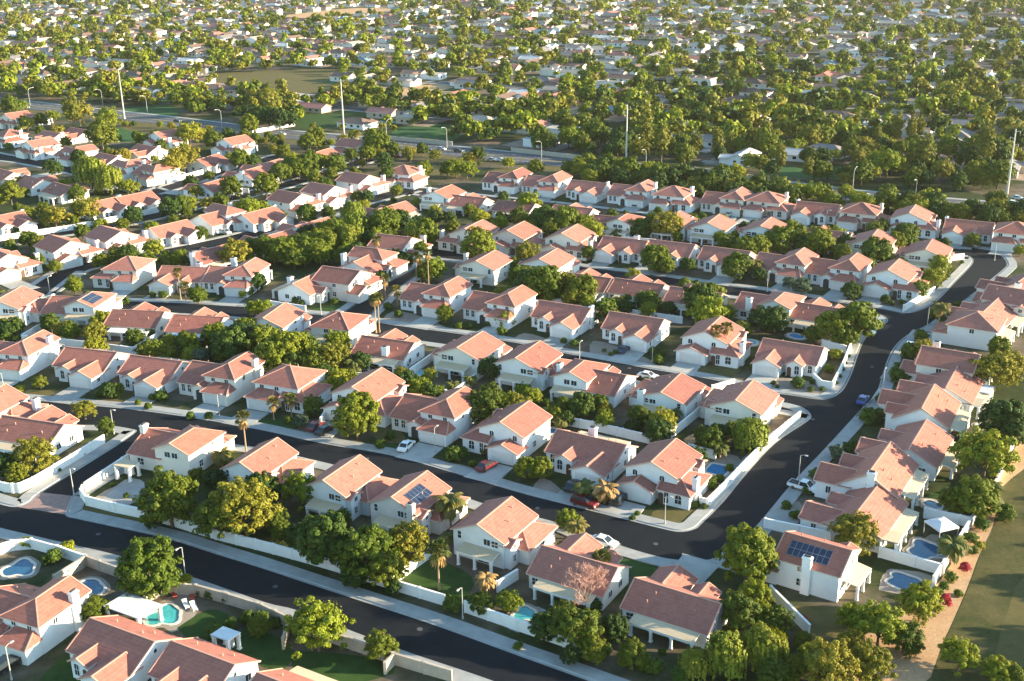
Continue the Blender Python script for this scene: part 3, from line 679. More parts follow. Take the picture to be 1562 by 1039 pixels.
KERBS = [
 ('113 757 108 770 104 785 120 790 164 799.5 256 820 333 844 400 864.5 492 895 595 928.5 672 954 790 997 857 1021 960 1058', 1),
 ('-60 746 0 767 27 772 45 765 61 751 140 702 200 663 198 656 150 650 60 652 0 654', 1),
 ('-60 792 0 808 38 817 102 832 179 850 282 880 400 921 451 934 559 975 620 998 733 1036 830 1072', -1),
 ('-60 601 0 605.5 110 615 205 624 307 638 400 655 492 675 595 693 672 713.6 790 749 882 772.5 975 796 1010 804.6 1036 809.7 1057 806 1069 796 1100 765 1138 719 1180 675 1226 644 1234 635 1226 625 1212 619 1190 614', 1),
 ('113 757 150 733 200 703 224 682 242 669 262 664 346 678 400 686 492 707 595 732 672 749 748 774 844 798 882 812 923 826 959 839 1010 853 1049 857 1097 852 1149 813 1213 737 1264 683 1306 637 1328 614 1341 598 1349 572.5 1359 544 1372 524 1392 508.5 1418 496 1444 478 1469 462 1495 442 1533 411 1538 402 1531 392 1515 383 1485 378', -1),
 ('655 407 640 418 602 445 580 467 567 479 564 485 574 490.6 620 498 697 508 790 522.6 857 537 934 551 1010 565 1087 578 1162 595.6 1213 603 1246 608 1264 607 1282 595.6 1295 572.5 1305 544 1313 524 1326 506 1342 497 1352 489 1345 482 1336 480', 1),
 ('690 383 780 393 854 402 934 412.5 1010 421.5 1087 433 1180 444.5 1290 462.4 1341 470 1376 477 1395 475 1413 467.5 1431 455 1456 429 1482 401 1476 390', 1),
 ('115 414 80 441 72 450 84 456 179 458.6 256 461 374 467.5 413 472.7 490 480 510 481 522 477 543.6 462.4 569 444.5 595 429 633 409 650 398', 1)]
for s, sd in KERBS: pavement(pts(s), sd)
pavement(offset(C_lo, 0), -1)
pavement(offset(D_up, -8.4)[:-1], -1)
pavement(offset(clean(smooth(E_c, 3)), 4.5), 1); pavement(offset(clean(smooth(E_c, 3)), -4.5), -1)
for c, w in ((LT_c, 4), (LS_c, 3.75), (L1_c, 4.5), (LR_c, 4)):
    c = clean(smooth(c, 3)); pavement(offset(c, w), 1, 1.8); pavement(offset(c, -w), -1, 1.8)
# yards read off the photograph
def patch(name, s, mat, z): surf(name, clean(smooth(pts(s + ' ' + ' '.join(s.split()[:2])), 3))[:-1], z, M[mat])
_z = [.012]
def P_(name, mat, *ss):
    for s in ss:
        _z[0] = .008 + (_z[0] - .008 + .0041) % .008; patch(name, s, mat, _z[0])
P_('lawn', 'lawn', '926 834 1000 858 1010 870 985 884 950 868 930 850', '270 958 318 930 352 945 305 985', '352 990 378 958 445 985 425 1025', '615 880 655 852 720 880 705 915 645 905',
   '465 478 490 468 530 466 512 479', '1420 752 1455 742 1450 770 1410 772', '75 436 100 428 110 440 80 446', '570 684 600 676 608 688 585 692', '100 1000 60 1039 120 1045 130 1010', '395 640 455 640 450 655 400 650',
   '440 992 560 1002 600 1028 470 1048', '840 612 880 615 870 640 830 635', '1035 690 1100 665 1110 690 1060 705', '455 172 560 168 545 196 458 196', '500 330 560 320 570 345 520 350')
P_('lawn', 'drylawn', '150 612 195 598 210 620 160 622', '38 601 75 595 85 606 45 607', '990 795 1005 776 1075 776 1055 800 1022 804', '1056 565 1085 555 1132 552 1122 572 1105 578', '115 790 133 768 225 795 250 812 180 798', '560 655 600 650 620 675 580 672', '1190 925 1340 930 1330 975 1260 990 1215 960')
P_('field', 'field', '1576 700 1528 746 1518 798 1496 846 1476 900 1438 985 1402 1060 1640 1080 1700 800')
P_('sunlit_dirt_path', 'dirt', '1560 660 1545 690 1518 735 1485 800 1438 880 1385 925 1300 985 1260 1060 1400 1050 1436 985 1474 900 1494 846 1516 798 1526 746 1576 700',
   '1620 880 1585 915 1562 960 1545 1039 1620 1060')  # sunlit strip outside the tree shadow, its brightness put into the dirt colour
P_('gravel_yard', 'gravel', '610 700 700 708 735 722 690 716', '1160 590 1180 575 1240 583 1270 598 1246 604', '580 490 600 475 640 482 690 506 620 494', '900 545 905 520 960 535 1000 555 960 553', '800 770 826 728 866 760 830 768', '780 520 800 508 840 520 830 530', '1180 800 1212 765 1225 780 1200 815')
P_('dry_field', 'drylawn', '330 112 520 106 530 148 420 150 330 136')
P_('dirt_lot', 'dirt', '560 138 720 126 705 150 570 156', '380 33 470 18 600 10 610 22 480 30', '1010 700 1050 665 1075 662 1040 690', '130 835 185 850 190 868 150 860')  # last patch: pool of sun on the ground, painted as bright dirt
P_('paddock', 'paddock', '600 196 690 190 695 214 605 209', '1278 180 1326 183 1316 205 1278 201', '1165 252 1330 258 1322 274 1168 268', '190 166 260 160 270 176 200 180', '430 205 480 200 470 214', '165 190 240 200 235 214 170 215', '345 112 420 120 440 140 345 130')
P_('golden_grass', 'drylawn', '1640 850 1562 880 1538 930 1522 985 1516 1045 1640 1060')
P_('verge_grass', 'drylawn', '600 256 700 262 680 275 600 270', '170 184 400 210 390 225 200 200', '760 255 905 262 900 272 760 264')
P_('terrace', 'deck', '130 533 210 533 200 548 125 546', '130 770 175 742 215 755 178 778', '1060 735 1100 695 1130 702 1098 738')
P_('terrace', 'deck', '225 930 285 900 300 935 262 965', '1340 900 1355 870 1420 878 1410 910', '1385 845 1420 815 1450 830 1430 865')
P_('terrace', 'concrete', '150 768 190 732 220 736 208 766', '760 945 820 925 840 950 790 965', '560 575 615 575 650 600 560 590')
# ------------------------------------------------------------------ houses read off the photograph
def interp(tab, x):
    if x <= tab[0][0]: return tab[0][1]
    for (a, va), (b, vb) in zip(tab, tab[1:]):
        if x <= b: return va + (vb - va) * (x - a) / (b - a)
    return tab[-1][1]
ROWS = {  # facing, heading table, how the row is called in labels
 '1': ('F', [(0, -24), (200, -29), (440, -30)], 'row below the wide lower road'),
 '2': ('B', [(0, -19), (240, -23), (500, -28), (740, -31), (1000, -32)], 'row above the wide lower road'),
 '3': ('F', [(0, -15), (200, -20), (400, -23), (600, -27), (800, -31)], 'above front street'),
 '4': ('B', [(0, -8), (300, -12), (480, -18), (600, -25), (720, -28.5)], 'below middle street'),
 '5': ('F', [(0, -8), (300, -12), (480, -18), (600, -26), (720, -28.5)], 'above middle street'),
 '6': ('B', [(700, -26), (1000, -28), (1200, -32)], 'below upper street'),
 '7': ('F', [(700, -26), (1000, -28), (1200, -32)], 'above upper street'),
 '8': ('B', [(700, -27.5), (1400, -28)], 'below top street'),
 '9': ('F', [(700, -27.5), (1400, -28)], 'above top street'),
 'R': ('S', [(0, 237), (9999, 237)], 'right side of the curving road'),
 'X': ('F', [(0, 64), (9999, 64)], 'short palm-lined street'),
 'a': ('F', [(0, -41), (999, -41)], 'front row, far left cluster'), 'b': ('B', [(0, -41), (999, -41)], 'middle row, far left cluster'), 'c': ('F', [(0, -38), (999, -38)], 'back row, far left cluster'),
 'd': ('F', [(0, 47), (640, 54)], 'above slanting left street'), 'e': ('B', [(0, 47), (640, 54)], 'below slanting left street'), 'g': ('B', [(0, 58), (640, 64)], 'block behind slanting left street'),
}
HOUSES = '''
1 A N -8 1000
1 B R 186 962 sx=.92 c=0 p=
1 B R 309 997 sx=.86 c=0 p=
1 B R 440 1046 sx=.8 c=0
1 D R -16 892 sx=.8
2 C N -38 668 f
2 B N 30 694 c=0
2 A N 245 721 f c=4 p=
2 C N 378 759 f c=0 sx=.85
2 C N 504 788 f c=0 sx=.88
2 C N 608 815 f s=1 c=2 sx=.95
2 C N 738 859 c=0 f sx=1.0
2 B N 862 914 c=0 sx=.97
2 B N 1012 970 c=0 sx=1.02
3 A N -8 578
3 B N 104 590 c=0
3 B N 203 604 c=0
3 A N 305 614 c=1
3 H N 417 630 c=0
3 C N 535 648 c=0
3 A N 634 672 c=0
3 C N 746 702 f c=0 sx=.95
3 B N 868 734 c=2
3 C N 990 770 c=1
4 C N 8 493 f
4 A N 106 491 f s=1 c=0
4 B N 200 510 p=slat c=0
4 B N 292 519 p=white c=0 sx=.95
4 C N 400 521 c=0 sx=.9
4 H N 498 525 c=0 sx=.9
4 B N 577 556 c=2
4 C N 693 568 c=0
4 C N 794 587 f c=0
4 A N 890 610 c=1
4 C N 1000 632 c=2 sz=.85
4 C N 1112 652 c=0
5 H N 172 443 f s=1 c=0 sx=.9
5 B N 262 451 f c=2
5 A N 340 452 c=2
X B M 478 428 c=2
X C M 530 423 c=0
X A M 565 396 c=2
X C M 610 372
5 A N 640 482 c=0
5 A N 737 497 c=0
5 B N 836 513 c=1
5 B N 947 532 c=0
5 C N 1073 558 c=1
5 B N 1190 578 f c=0
6 C N 722 427
6 C N 818 424 c=0
6 B N 884 450 c=0
6 B N 964 460 c=0
6 B N 1050 474 c=0
6 A N 1160 487 f c=2
6 B N 1240 500 c=0 sx=.95
7 C N 698 387 f c=1
7 C N 772 391 c=0
7 C N 855 396
7 B N 935 403 f c=2
7 B N 1007 409 f c=0
7 B N 1090 420 c=0
7 A N 1180 432 c=0
7 A N 1262 441 c=0
7 C N 1352 457 c=0
8 C N 660 316
8 B N 704 322 c=0
8 B N 778 331 c=0
8 B N 865 339 c=0
8 A N 928 358 f c=0
8 C N 1012 361 c=0
8 C N 1073 367
8 C N 1153 372 c=0
8 B N 1255 378 c=0
8 C N 1318 393
8 C N 1402 410 c=0 w=cream
9 A N 757 294 c=0
9 A N 818 300 c=0
9 B N 882 308 c=1
9 A N 951 315 c=1
9 H N 1018 324
9 A N 1096 328 c=0
9 H N 1163 334
9 B N 1236 344 f c=1
9 H N 1308 353
9 C N 1386 363
9 B N 1470 374 f
9 H N 1548 386
R C S 1217 903 f c=3 s=2 sx=.95 w=stucco
R B R 1322 764 c=0
R B R 1342 700 c=1 sz=1.3
R B R 1400 664 c=0
R B R 1416 606 f c=0 sz=1.25
R B R 1452 576 c=0
R C R 1456 537 f
R H S 1472 530 f c=0 sx=1.0
R B R 1513 465 c=0
R C R 1548 446 c=0
R B R 1562 425
a H M 14 207
a C M 60 223
a A M 113 231 c=0
a B M 160 240
a A M 192 252
a A M 234 259 c=0
b B M 15 262 c=1
b B M 58 273 c=1
b B M 104 284 c=0
b B M 160 310 h=49
b B M 208 301 h=49 c=0
b B M 8 333 h=49
c C M 24 180
c B M 45 177
c B M 116 200
c B M 220 226
c C M 252 209
c C M 358 219
c B M 75 205
d C M 102 376
d C M 178 361
d B M 262 347 c=0
d A M 335 328 c=1
d C M 8 396
d C M 450 304
d B M 400 326
d C M 500 292
d C M 552 275
d H M 618 264 h=-27
e B M 316 382
e B M 413 360 c=0
e B M 470 341 c=0
e B M 592 316 c=0
g B M 322 279 c=0
g B M 380 260
g B M 322 243 h=65
g B M 405 250 c=0
g B M 484 233 c=0
g C M 533 222
'''
PALMS = '''P 371 637 13 376 692
P 668 836 21 670 900
P 905 852 18 916 888
P 570.5 456 9 574 508
P 581 455 9 579 507
P 587 426 9 588 456
P 605 443 9 606 468
P 634.5 392 8 636 434
P 642.5 396 8 642 431
P 654 387 8 654 436
P 576.5 367 8 577 414
P 266 416 8 276 458
P 283 436 8 284 460
P 413 614 11 418 640
P 440 608 11 445 636
P 1085 504 10 1090 552
P 1102 500 10 1106 550
P 1391 176 5 1389 205
P 1337 220 5 1336 236
P 1356 221 4 1356 234
P 1311 220 5 1312 234
P 1386 222 4 1385 236
P 1414 214 6 1413 238
P 1420 216 5 1421 238
P 1358 190 6 1357 207
P 1100 152 5 1100 166
P 545 205 5 545 232
p 684 763 20 688 808
q 741 880 14 742 906
p 893 743 16 893 762
q 922 745 18 922 768
p 341 693 14 340 712
p 413 778 12 414 800
p 11 450 14 11 462
p 541 552 13 541 570
p 718 577 10 718 592
p 690 587 9 690 598
p 857 642 10 857 656
p 1028 628 11 1028 646
p 1098 682 11 1098 700
p 1505 748 22 1502 778
p 1452 830 20 1450 858
p 1400 640 12 1400 654
p 1428 644 13 1428 660
p 1430 468 12 1430 510
p 683 818 11 684 836
p 1149 402 12 1149 424
p 941 355 8 941 366
p 205 283 10 205 294
p 775 910 11 775 935
p 872 800 14 880 822
p 1100 330 8 1100 342'''
TREES = '''f 228 868 52;S 283 884 12;b 145 930 24;S 40 828 12;S 103 836 14;s 80 850 16;y 483 958 50;b 580 985 27;s 20 915 18;s 320 906 10;s 345 912 9;s 305 902 9;s 330 965 17;s 350 953 15;s 378 942 14;s 398 945 16;s 420 950 10;b 395 955 20
b 258 762 44;o 368 772 50;d 400 748 28;b 330 790 36;d 235 792 17;y 458 748 30;d 495 822 46;f 560 845 46;o 622 828 38;d 540 878 22;b 590 870 30;d 455 820 24;s 690 922 17;s 718 918 15;y 775 918 22;b 735 920 20;b 422 795 22;o 605 858 20;s 660 905 7;b 520 790 16;d 600 895 14
b 430 812 18;b 880 958 40;d 938 958 24;b 858 940 26;d 832 955 26;b 965 998 24;s 1000 1018 17;d 870 1000 18;s 918 992 18;b 905 990 24;s 985 1010 16;s 1040 1030 20;d 905 925 14
y 866 793 20;f 1140 846 46;y 1152 905 28;b 1130 935 34;w 1108 998 34;w 1165 988 34;w 1060 1012 25;b 1185 950 28;y 1165 945 26;s 790 985 9;s 1010 995 8
y 1342 955 42;y 1300 940 26;b 1380 972 30;o 1268 1018 44;o 1328 1012 36;y 1405 918 36;y 1465 1000 32;y 1522 1020 26;b 1548 1030 18;y 1240 1000 26;b 1225 975 16;o 1300 985 26;s 1390 990 16;b 1210 1020 24;r 1225 945 8;b 1180 1030 26
r 1472 866 11;r 1442 916 12;s 1450 880 11;s 1440 894 9;s 1462 905 8;s 1430 905 12;o 1305 812 38;f 1488 760 34;y 1505 697 44;s 1535 784 18;s 1497 800 14;s 1480 822 12;s 1485 840 10;S 1495 832 9;b 1455 765 22;s 1370 735 14;s 1408 895 10
s 1372 573 17;s 1379 598 18;s 1346 608 12;s 1326 634 17;s 1340 632 13;g 1277 690 15;s 1300 684 17;s 1246 724 13;s 1258 738 12;s 1200 771 9;s 1214 786 11;d 1530 640 34;d 1548 655 26;s 1388 535 18;o 1410 533 17;s 1374 565 16;s 1427 478 12;d 1440 482 13;s 1405 512 12;f 1525 532 17;o 1520 566 32;o 1542 556 24;s 1508 435 7;s 1462 465 8;s 1440 495 10;s 1436 655 9;s 1230 748 8
s 1216 584 12;s 1239 582 6;s 1237 594 6;s 1254 593 5;S 1275 541 12;s 1264 563 9;s 1275 584 4.5;s 1281 574 4.5;s 1285 563 4.5;s 1288.5 553 4.5;s 1293.6 543 4.5;s 1180 584 5;s 1186 590 4
f 1272 498 26;f 1306 490 32;b 1290 512 20;b 1239 510 14;d 1182 488 21;g 1223 436 17;g 1204 432 12;d 1298 444 14;o 1306 442 11;s 1350 456 8;S 1388 453 8;f 1403 442 13;y 1424 424 18;y 1434 405 17;f 1338 386 24;b 1326 404 13;o 1363 406 12;s 1387 366 12;s 1446 421 4;s 1454 411 4;s 1467 400 4;s 1360 462 5;s 1375 460 5;y 1440 390 10
o 790 622 22;b 736 621 27;y 774 620 22;d 887 619 21;o 922 624 13;b 975 634 17;y 1010 642 22;w 1143 662 22;s 1151 684 14;s 1085 737 13;d 1036 683 13;d 1062 698 16;s 1113 714 8;s 1051 766 9;s 1062 770 8;s 1075 772 7;s 1098 730 9;b 850 628 14;s 1003 672 6
f 802 714 16;f 826 714 16;f 543 634 36;s 692 693 16;s 706 691 12;s 720 707 7;s 580 678 10;s 596 664 9;g 459 642 13;s 440 640 8;o 480 590 14;b 477 619 17;y 515 583 20;b 533 578 16;s 470 632 8;s 738 690 6;s 965 790 6;s 972 783 5
b 61 583 11;S 31 593 8;s 246 604 12;b 179 593 10;d 164 596 12;s 225 620 7;s 232 606 7;o 128 624 18;b 161 650 13;b 41 628 13;o 51 694 31;d 8 711 20;b 25 722 16;S 346 700 10;d 330 734 20;s 90 717 4;s 127 693 4;s 170 740 5;s 193 756 6;s 178 602 8;s 152 600 7;s 290 634 8;s 318 634 8;s 210 614 6;b 300 725 12
d 23 498 14;s 8 514 10;S 26 516 7;b 77 493 16;o 97 503 14;y 156 488 17;o 143 506 18;b 228 508 9;f 328 511 19;d 353 526 28;f 379 503 21;d 368 516 26;g 307 545 18;b 225 534 18;b 256 540 14;b 346 542 16;d 330 540 14;f 403 519 24;f 440 534 30;b 466 530 24;f 416 545 28;y 513 522 20;o 510 544 25;b 480 556 20;d 445 556 20;b 403 561 9;y 524 577 18;d 495 570 16;o 612 569 12;d 622 585 18;y 640 592 20;d 656 600 14;y 669 595 9;d 748 562 19;s 618 556 8;d 602 592 10;y 30 540 8;d 430 560 14
f 113 434 13;f 302 450 13;s 248 450 9;S 371 449 8;s 192 460 8;s 220 470 9;y 390 470 15;d 392 430 14;y 402 470 14;s 232 450 7;s 132 448 7;s 380 445 9;s 290 444 7
b 679 478 14;y 771 487 13;s 592 467 8;s 608 479 8;s 700 497 7;s 510 460 7;s 450 458 7;s 460 462 6;y 661 410 20;b 648 416 15;f 731 375 26;d 618 396 13;b 582 421 10;s 745 494 7;s 765 505 9;s 716 497 6;b 598 402 9
f 831 432 28;f 795 422 20;d 811 434 26;y 829 447 13;o 862 434 22;f 888 442 22;f 923 473 21;y 944 452 8;s 980 459 17;d 1068 457 26;f 1088 449 18;y 1080 475 28;y 1108 476 15;b 1131 503 15;d 1162 488 20;o 803 385 20;b 898 386 11;y 967 421 12;s 1046 434 13;f 1000 393 20;f 1015 403 15;d 1049 404 13;f 1123 406 20;d 1159 419 11;s 939 537 6;s 995 535 8;s 1005 549 10;s 1011 538 6;s 876 524 8;s 985 581 8;b 785 405 14;s 922 534 4;s 931 540 4;b 870 455 14;s 950 396 6;s 860 520 6;d 1020 470 12;s 1148 560 7
y 805 309 19;b 790 330 14;d 831 333 21;f 864 335 23;y 903 352 19;f 890 342 17;d 977 353 14;o 1021 342 25;f 1110 371 16;f 1138 378 18;f 1159 376 17;f 1188 366 22;f 1213 360 20;f 1251 368 22;y 1276 358 16;y 1208 342 9;f 1381 358 19;b 1334 350 13;f 1485 366 11;y 1556 383 10;d 1225 375 14;d 1290 372 14;s 905 302 8;s 1003 322 8;s 1070 330 8;s 1150 340 7;s 1260 352 8;b 1345 345 12;d 1440 372 10;b 842 348 14
b 921 263 18;y 946 253 14;b 969 273 13;o 998 278 9;b 1026 266 15;b 1049 268 13;b 1100 268 18;y 1123 263 15;y 1082 282 14;b 818 255 12;y 1188 283 16;b 1208 296 15;b 1241 295 13;y 1290 294 14;b 1354 294 16;b 1382 307 14;y 1418 304 21;b 1467 324 15;b 1482 319 14;d 1438 319 13;b 1520 306 18;d 1551 328 14;b 1331 320 9;f 900 270 14;d 948 275 14;d 1005 292 12;d 1040 290 12;b 1065 292 12;d 1120 295 14;y 1145 285 14;d 1160 300 14;b 1265 300 12;d 1310 312 10;d 1400 322 11;d 1500 330 13;b 1530 334 12;d 1415 320 13;d 985 268 12
b 15 160 14;o 120 172 19;t 108 165 14;y 165 180 18;b 154 204 24;y 41 189 11;y 82 176 9;o 87 201 13;b 100 217 9;s 13 224 8;w 138 263 22;w 166 273 18;d 120 240 12;y 289 204 20;b 325 214 14;f 379 189 15;f 366 242 16;o 278 242 24;o 264 253 20;y 205 284 9;b 118 294 13;b 15 294 19;o 33 277 13;b 79 296 8;o 128 319 22;o 84 332 20;b 41 327 15;d 259 317 17;y 288 311 15;o 318 311 13;b 353 286 18;y 379 319 20;f 307 356 11;y 233 378 16;b 187 343 11;f 43 365 14;b 125 353 12;b 177 391 14;o 358 386 23;f 256 396 14;y 61 386 10;b 84 406 11;b 154 398 13;f 200 398 14;f 225 400 14;f 275 394 14;d 290 398 12;b 66 320 12;s 30 352 9;y 150 345 10;b 340 310 12
d 425 180 16;d 440 182 13;d 456 168 9;d 410 178 16;d 395 175 14;d 380 172 13;o 408 150 18;o 390 150 14;b 482 209 16;b 469 217 14;o 523 212 9;y 541 206 10;f 574 217 20;f 560 233 12;b 536 236 11;b 433 232 12;f 470 250 18;f 455 256 16;f 490 248 15;f 513 250 16;f 405 283 18;y 395 319 15;b 428 263 16;b 480 271 11;d 585 246 14;f 592 268 13;t 625 237 6;f 646 258 14;y 695 256 16;y 712 258 14;b 682 258 12;b 439 309 10;y 477 304 10;w 541 345 20;w 538 325 16;f 587 340 22;f 570 346 16;f 508 353 21;y 492 364 18;f 649 355 20;d 636 342 13;y 636 309 9;d 664 332 11;y 733 334 17;f 431 381 22;f 405 378 18;f 460 375 20;f 488 384 20;d 620 345 14;d 470 358 16;b 448 395 16;d 565 365 14;f 530 372 12;f 640 380 14;b 1040 280 8;s 600 305 6;b 545 300 10;s 505 308 8;b 430 330 10;f 605 290 9;d 560 300 10'''
CARS = '''s white 620 685 65;s white 888 484 -40;s darkred 742 716 50;u darkred 892 772 -32;u black 944 766 62;s black 873 746 60;s darkred 481 655 64;s black 495 661 64;p white 1226 748 -35;s blue 1316 614 57;s white 537 455 64;s white 988 577 -29;s navy 951 537 60;s white 921 832 -31;u black 13 1020 60
s silver 640 233 -30;s dark 653 230 -30;s silver 673 229 -30;s silver 751 246 -30;s white 766 247 -30;s dark 722 240 -30;u red 605 240 -30;u white 1304 300 -34;u white 1323 303 -34;s dark 271 186 -32;s white 1388 531 60;s white 818 302 60;s dark 971 315 60;s silver 1112 330 60;s dark 1170 336 60;s white 330 356 -42;s silver 344 357 -42;s dark 617 279 -30;s silver 1552 305 -34;s white 1545 312 -34;s silver 1490 376 60;s white 1320 510 -30;s dark 700 232 -30;s white 540 214 -31;s silver 40 165 -31;s dark 560 222 -31;s white 430 206 -31'''
LAMPS = '''283 880;706 944;1218 735;113 755;174 662;335 637;664 692;1014 800;1346 600;995 552;884 556;77 451;1117 424;1260 345;1414 500;1517 398;18 1037;8 604;490 480;1170 445;640 425'''
ARTLAMPS = '46 160;157 161;225 172;339 195;590 214;682 225;826 248;985 262;1300 296;1395 312;105 172'
TOWERS = '190 181 25;525 206 26;955 250 24;1534 312 26'
WALLS = '''w 0 748 20 752 52 742 160 676
w 128 752 197 706;w 128 752 133 771 225 792 256 800 331 823 390 838 447 853 520 874 594 898
w 594 898 679 924;w 710 934 790 962 860 986 905 1000
w 594 897 657 850;w 759 903 790 884
w 0 846 50 837 133 863
t 133 863 185 882 270 907 300 908 400 938 440 957 540 992 600 1013 690 1040;t 85 893 133 863;t 190 934 262 901
t 588 1028 602 1014;t 433 990 442 958
w 903 656 1008 681 1092 701;w 1008 681 1082 622
w 520 576 602 590 660 605;w 680 607 720 618 790 632 860 648 903 656;w 603 590 660 550
w 695 605 728 580
w 33 522 100 528 205 541;w 205 541 240 519;w 33 522 62 505
w 1066 762 1078 776 1138 714 1180 673 1220 640
w 1241 582 1269 595 1298 531;w 1254 529 1290 539
w 1175 910 1234 970;w 1341 850 1440 878;w 1423 895 1480 804;w 1480 804 1512 758 1527 723 1553 665
w 1167 806 1267 827;w 1410 790 1480 804
w 838 465 908 472 944 480 1041 494;w 908 472 932 452;w 944 480 968 462
w 949 369 1000 374;w 930 372 950 350
w 0 368 92 354 122 349 243 324;w 256 280 312 265;w 285 293 380 295;w 420 282 440 260;w 390 292 420 284
w 413 469 467 477;w 1400 402 1470 396
w 1378 476 1425 447
w 250 590 262 575;w 490 650 505 625;w 1086 600 1120 590
w 385 204 450 192;t 1060 262 1160 276;t 780 231 905 246;t 590 213 690 222'''
POOLS = '''k deep 140 897 21 14;l turq 250 940 24 17;l deep 30 868 22 13;l turq 801 938 16 12;r blue 1095 717 18 12;l deep 1383 889 28 13;l deep 1413 840 24 17;c light 1143 523 11 8;c blue 842 658 9 6;k blue 1216 513 10 6;l deep 158 534 22 5;k deep 566 570 18 6;k light 646 570 9 4;k deep 1513 626 11 4;k deep 1506 652 12 5;k turq 1345 257 9 4;c light 988 502 7 4;k deep 1424 770 12 9'''
# ------------------------------------------------------------------ build everything that stands on the ground
ORD = ['first', 'second', 'third', 'fourth', 'fifth', 'sixth', 'seventh', 'eighth', 'ninth', 'tenth', 'eleventh', 'twelfth', 'thirteenth', 'fourteenth', 'fifteenth', 'sixteenth', 'seventeenth', 'eighteenth', 'nineteenth', 'twentieth']
TENS = {2: 'twenty', 3: 'thirty', 4: 'forty', 5: 'fifty', 6: 'sixty', 7: 'seventy', 8: 'eighty', 9: 'ninety'}
def ordw(n):
    if n < 20: return ORD[n]
    t, u = divmod(n + 1, 10)
    if n + 1 >= 100: return 'hundred-and-' + ordw(n - 100)
    return TENS[t] + '-' + ORD[u - 1] if u else TENS[t][:-1] + 'ieth'
LAB = []    # (object, wanted label, picture x)
def want(o, text, px, cat, group=None):
    tag(o, None, cat, group); LAB.append((o, text, px))
def settle_labels():
    by = {}
    for o, t, x in LAB: by.setdefault(t, []).append((x, o))
    for t, l in by.items():
        if len(l) == 1: l[0][1]['label'] = t
        else:
            l.sort(key=lambda p: p[0])
            for k, (x, o) in enumerate(l):
                w = {0: 'leftmost', len(l) - 1: 'rightmost'}.get(k) or ('middle' if len(l) == 3 else ordw(k) + '-from-left')
                o['label'] = w + ' ' + t
HREG = []   # picture x, y, reference words
FOOT = []   # house footprints (centre, radius)
class HS: pass
hs = []
for ln in HOUSES.strip().split('\n'):
    f = ln.split(); h = HS(); h.row, h.kind, h.mode = f[0], f[1], f[2]; h.px, h.py = float(f[3]), float(f[4]) + (5 if f[0] == '6' else 4 if f[0] in '48' else 0)
    h.o = dict(t.split('=') if '=' in t else (t, '1') for t in f[5:]); hs.append(h)
for row in ROWS:
    l = [h for h in hs if h.row == row]; l.sort(key=(lambda h: -h.py) if row in 'RX' else (lambda h: h.px))
    for k, h in enumerate(l): h.k = k; h.n = len(l)
rw = random.Random(3)
for h in hs:
    face, tab, rname = ROWS[h.row]; th = interp(tab, h.px)
    if face == 'B': th += 180
    if h.row == 'R': th = interp([(430, 230), (520, 238), (600, 241), (760, 236), (900, 236)], h.py)
    if 'h' in h.o: th = float(h.o['h'])
    th = R(th); flip = 'f' in h.o; sx = float(h.o.get('sx', 1)); sz = float(h.o.get('sz', 1)); sy = float(h.o.get('sy', 1))
    D0 = at(h.px, h.py)[1]; ks = float(np.interp(D0, [125, 160, 200, 260, 330, 450], [.80, .85, .92, .97, .98, .98])); sx *= ks; sy *= ks; sz *= (1 + ks) / 2 * ({'6': .92, '8': .92, '4': .95}.get(h.row, 1)); sx *= {'B': .9, 'A': .97}.get(h.kind, 1.0) if D0 > 210 else 1.0; h.sx = sx
    cx, cy = 0.0, 0.0
    if h.mode == 'N': X, Y = at(h.px, h.py); ly = -8.0 if face == 'F' else 7.0; lx = 0
    elif h.mode == 'S': X, Y = at(h.px, h.py); lx, ly = 7.0 * sx, 0
    elif h.mode == 'R': X, Y = at(h.px, h.py, (5.3 if h.kind != 'C' else 6.6) * sz); lx, ly = 0, 1.75
    else: X, Y = at(h.px, h.py, 4.5); lx = ly = 0
    ly *= sy
    X -= math.cos(th) * lx - math.sin(th) * ly; Y -= math.sin(th) * lx + math.cos(th) * ly
    h.X, h.Y, h.th = X, Y, th; FOOT.append((X, Y, 8.5))
    p = h.o.get('p', 'beige')
    far = math.hypot(X, Y) > 330
    root = place_house(h.kind, X, Y, th, flip, sx, sy, sz, detail=1 if far else 2, wall='cream' if h.o.get('w') == 'cream' else rw.choices(('stucco', 'cream', 'peach'), (82, 12, 6))[0], pat=p or None, chim=int(h.o.get('c', 1)), sol=int(h.o.get('s', 0)))
    if int(h.o.get('c', 1)) == 3:
        for ch in list(root.children):
            if ch.name.startswith('roof'): inst('chimney', chimney(-6.85, 1.2, -.2, 6.9, .5, .8).mesh('chimney', [M['stucco'], M['dark']]), ch)
    what = {'A': 'split-level white house', 'B': 'single-storey white house', 'C': 'two-storey gabled white house', 'H': 'two-storey hipped white house', 'D': 'small white house'}[h.kind]
    extra = ' with solar panels' if h.o.get('s') else ''
    pos = ordw(h.k) + (' up' if h.row in 'RX' else ' from left')
    what = what.replace('white', 'cream') if h.o.get('w') == 'cream' else what
    h.ref = f'{ordw(h.k)} house {"up" if h.row in "RX" else "from left"}, {rname}'
    want(root, f'{what}{extra}, {pos}, {rname}', h.px, 'house', 'tile-roofed houses of the estate')
    u, v, _ = proj(X, Y, 2.5); HREG.append((u, v, h.ref)); h.u, h.v = u, v
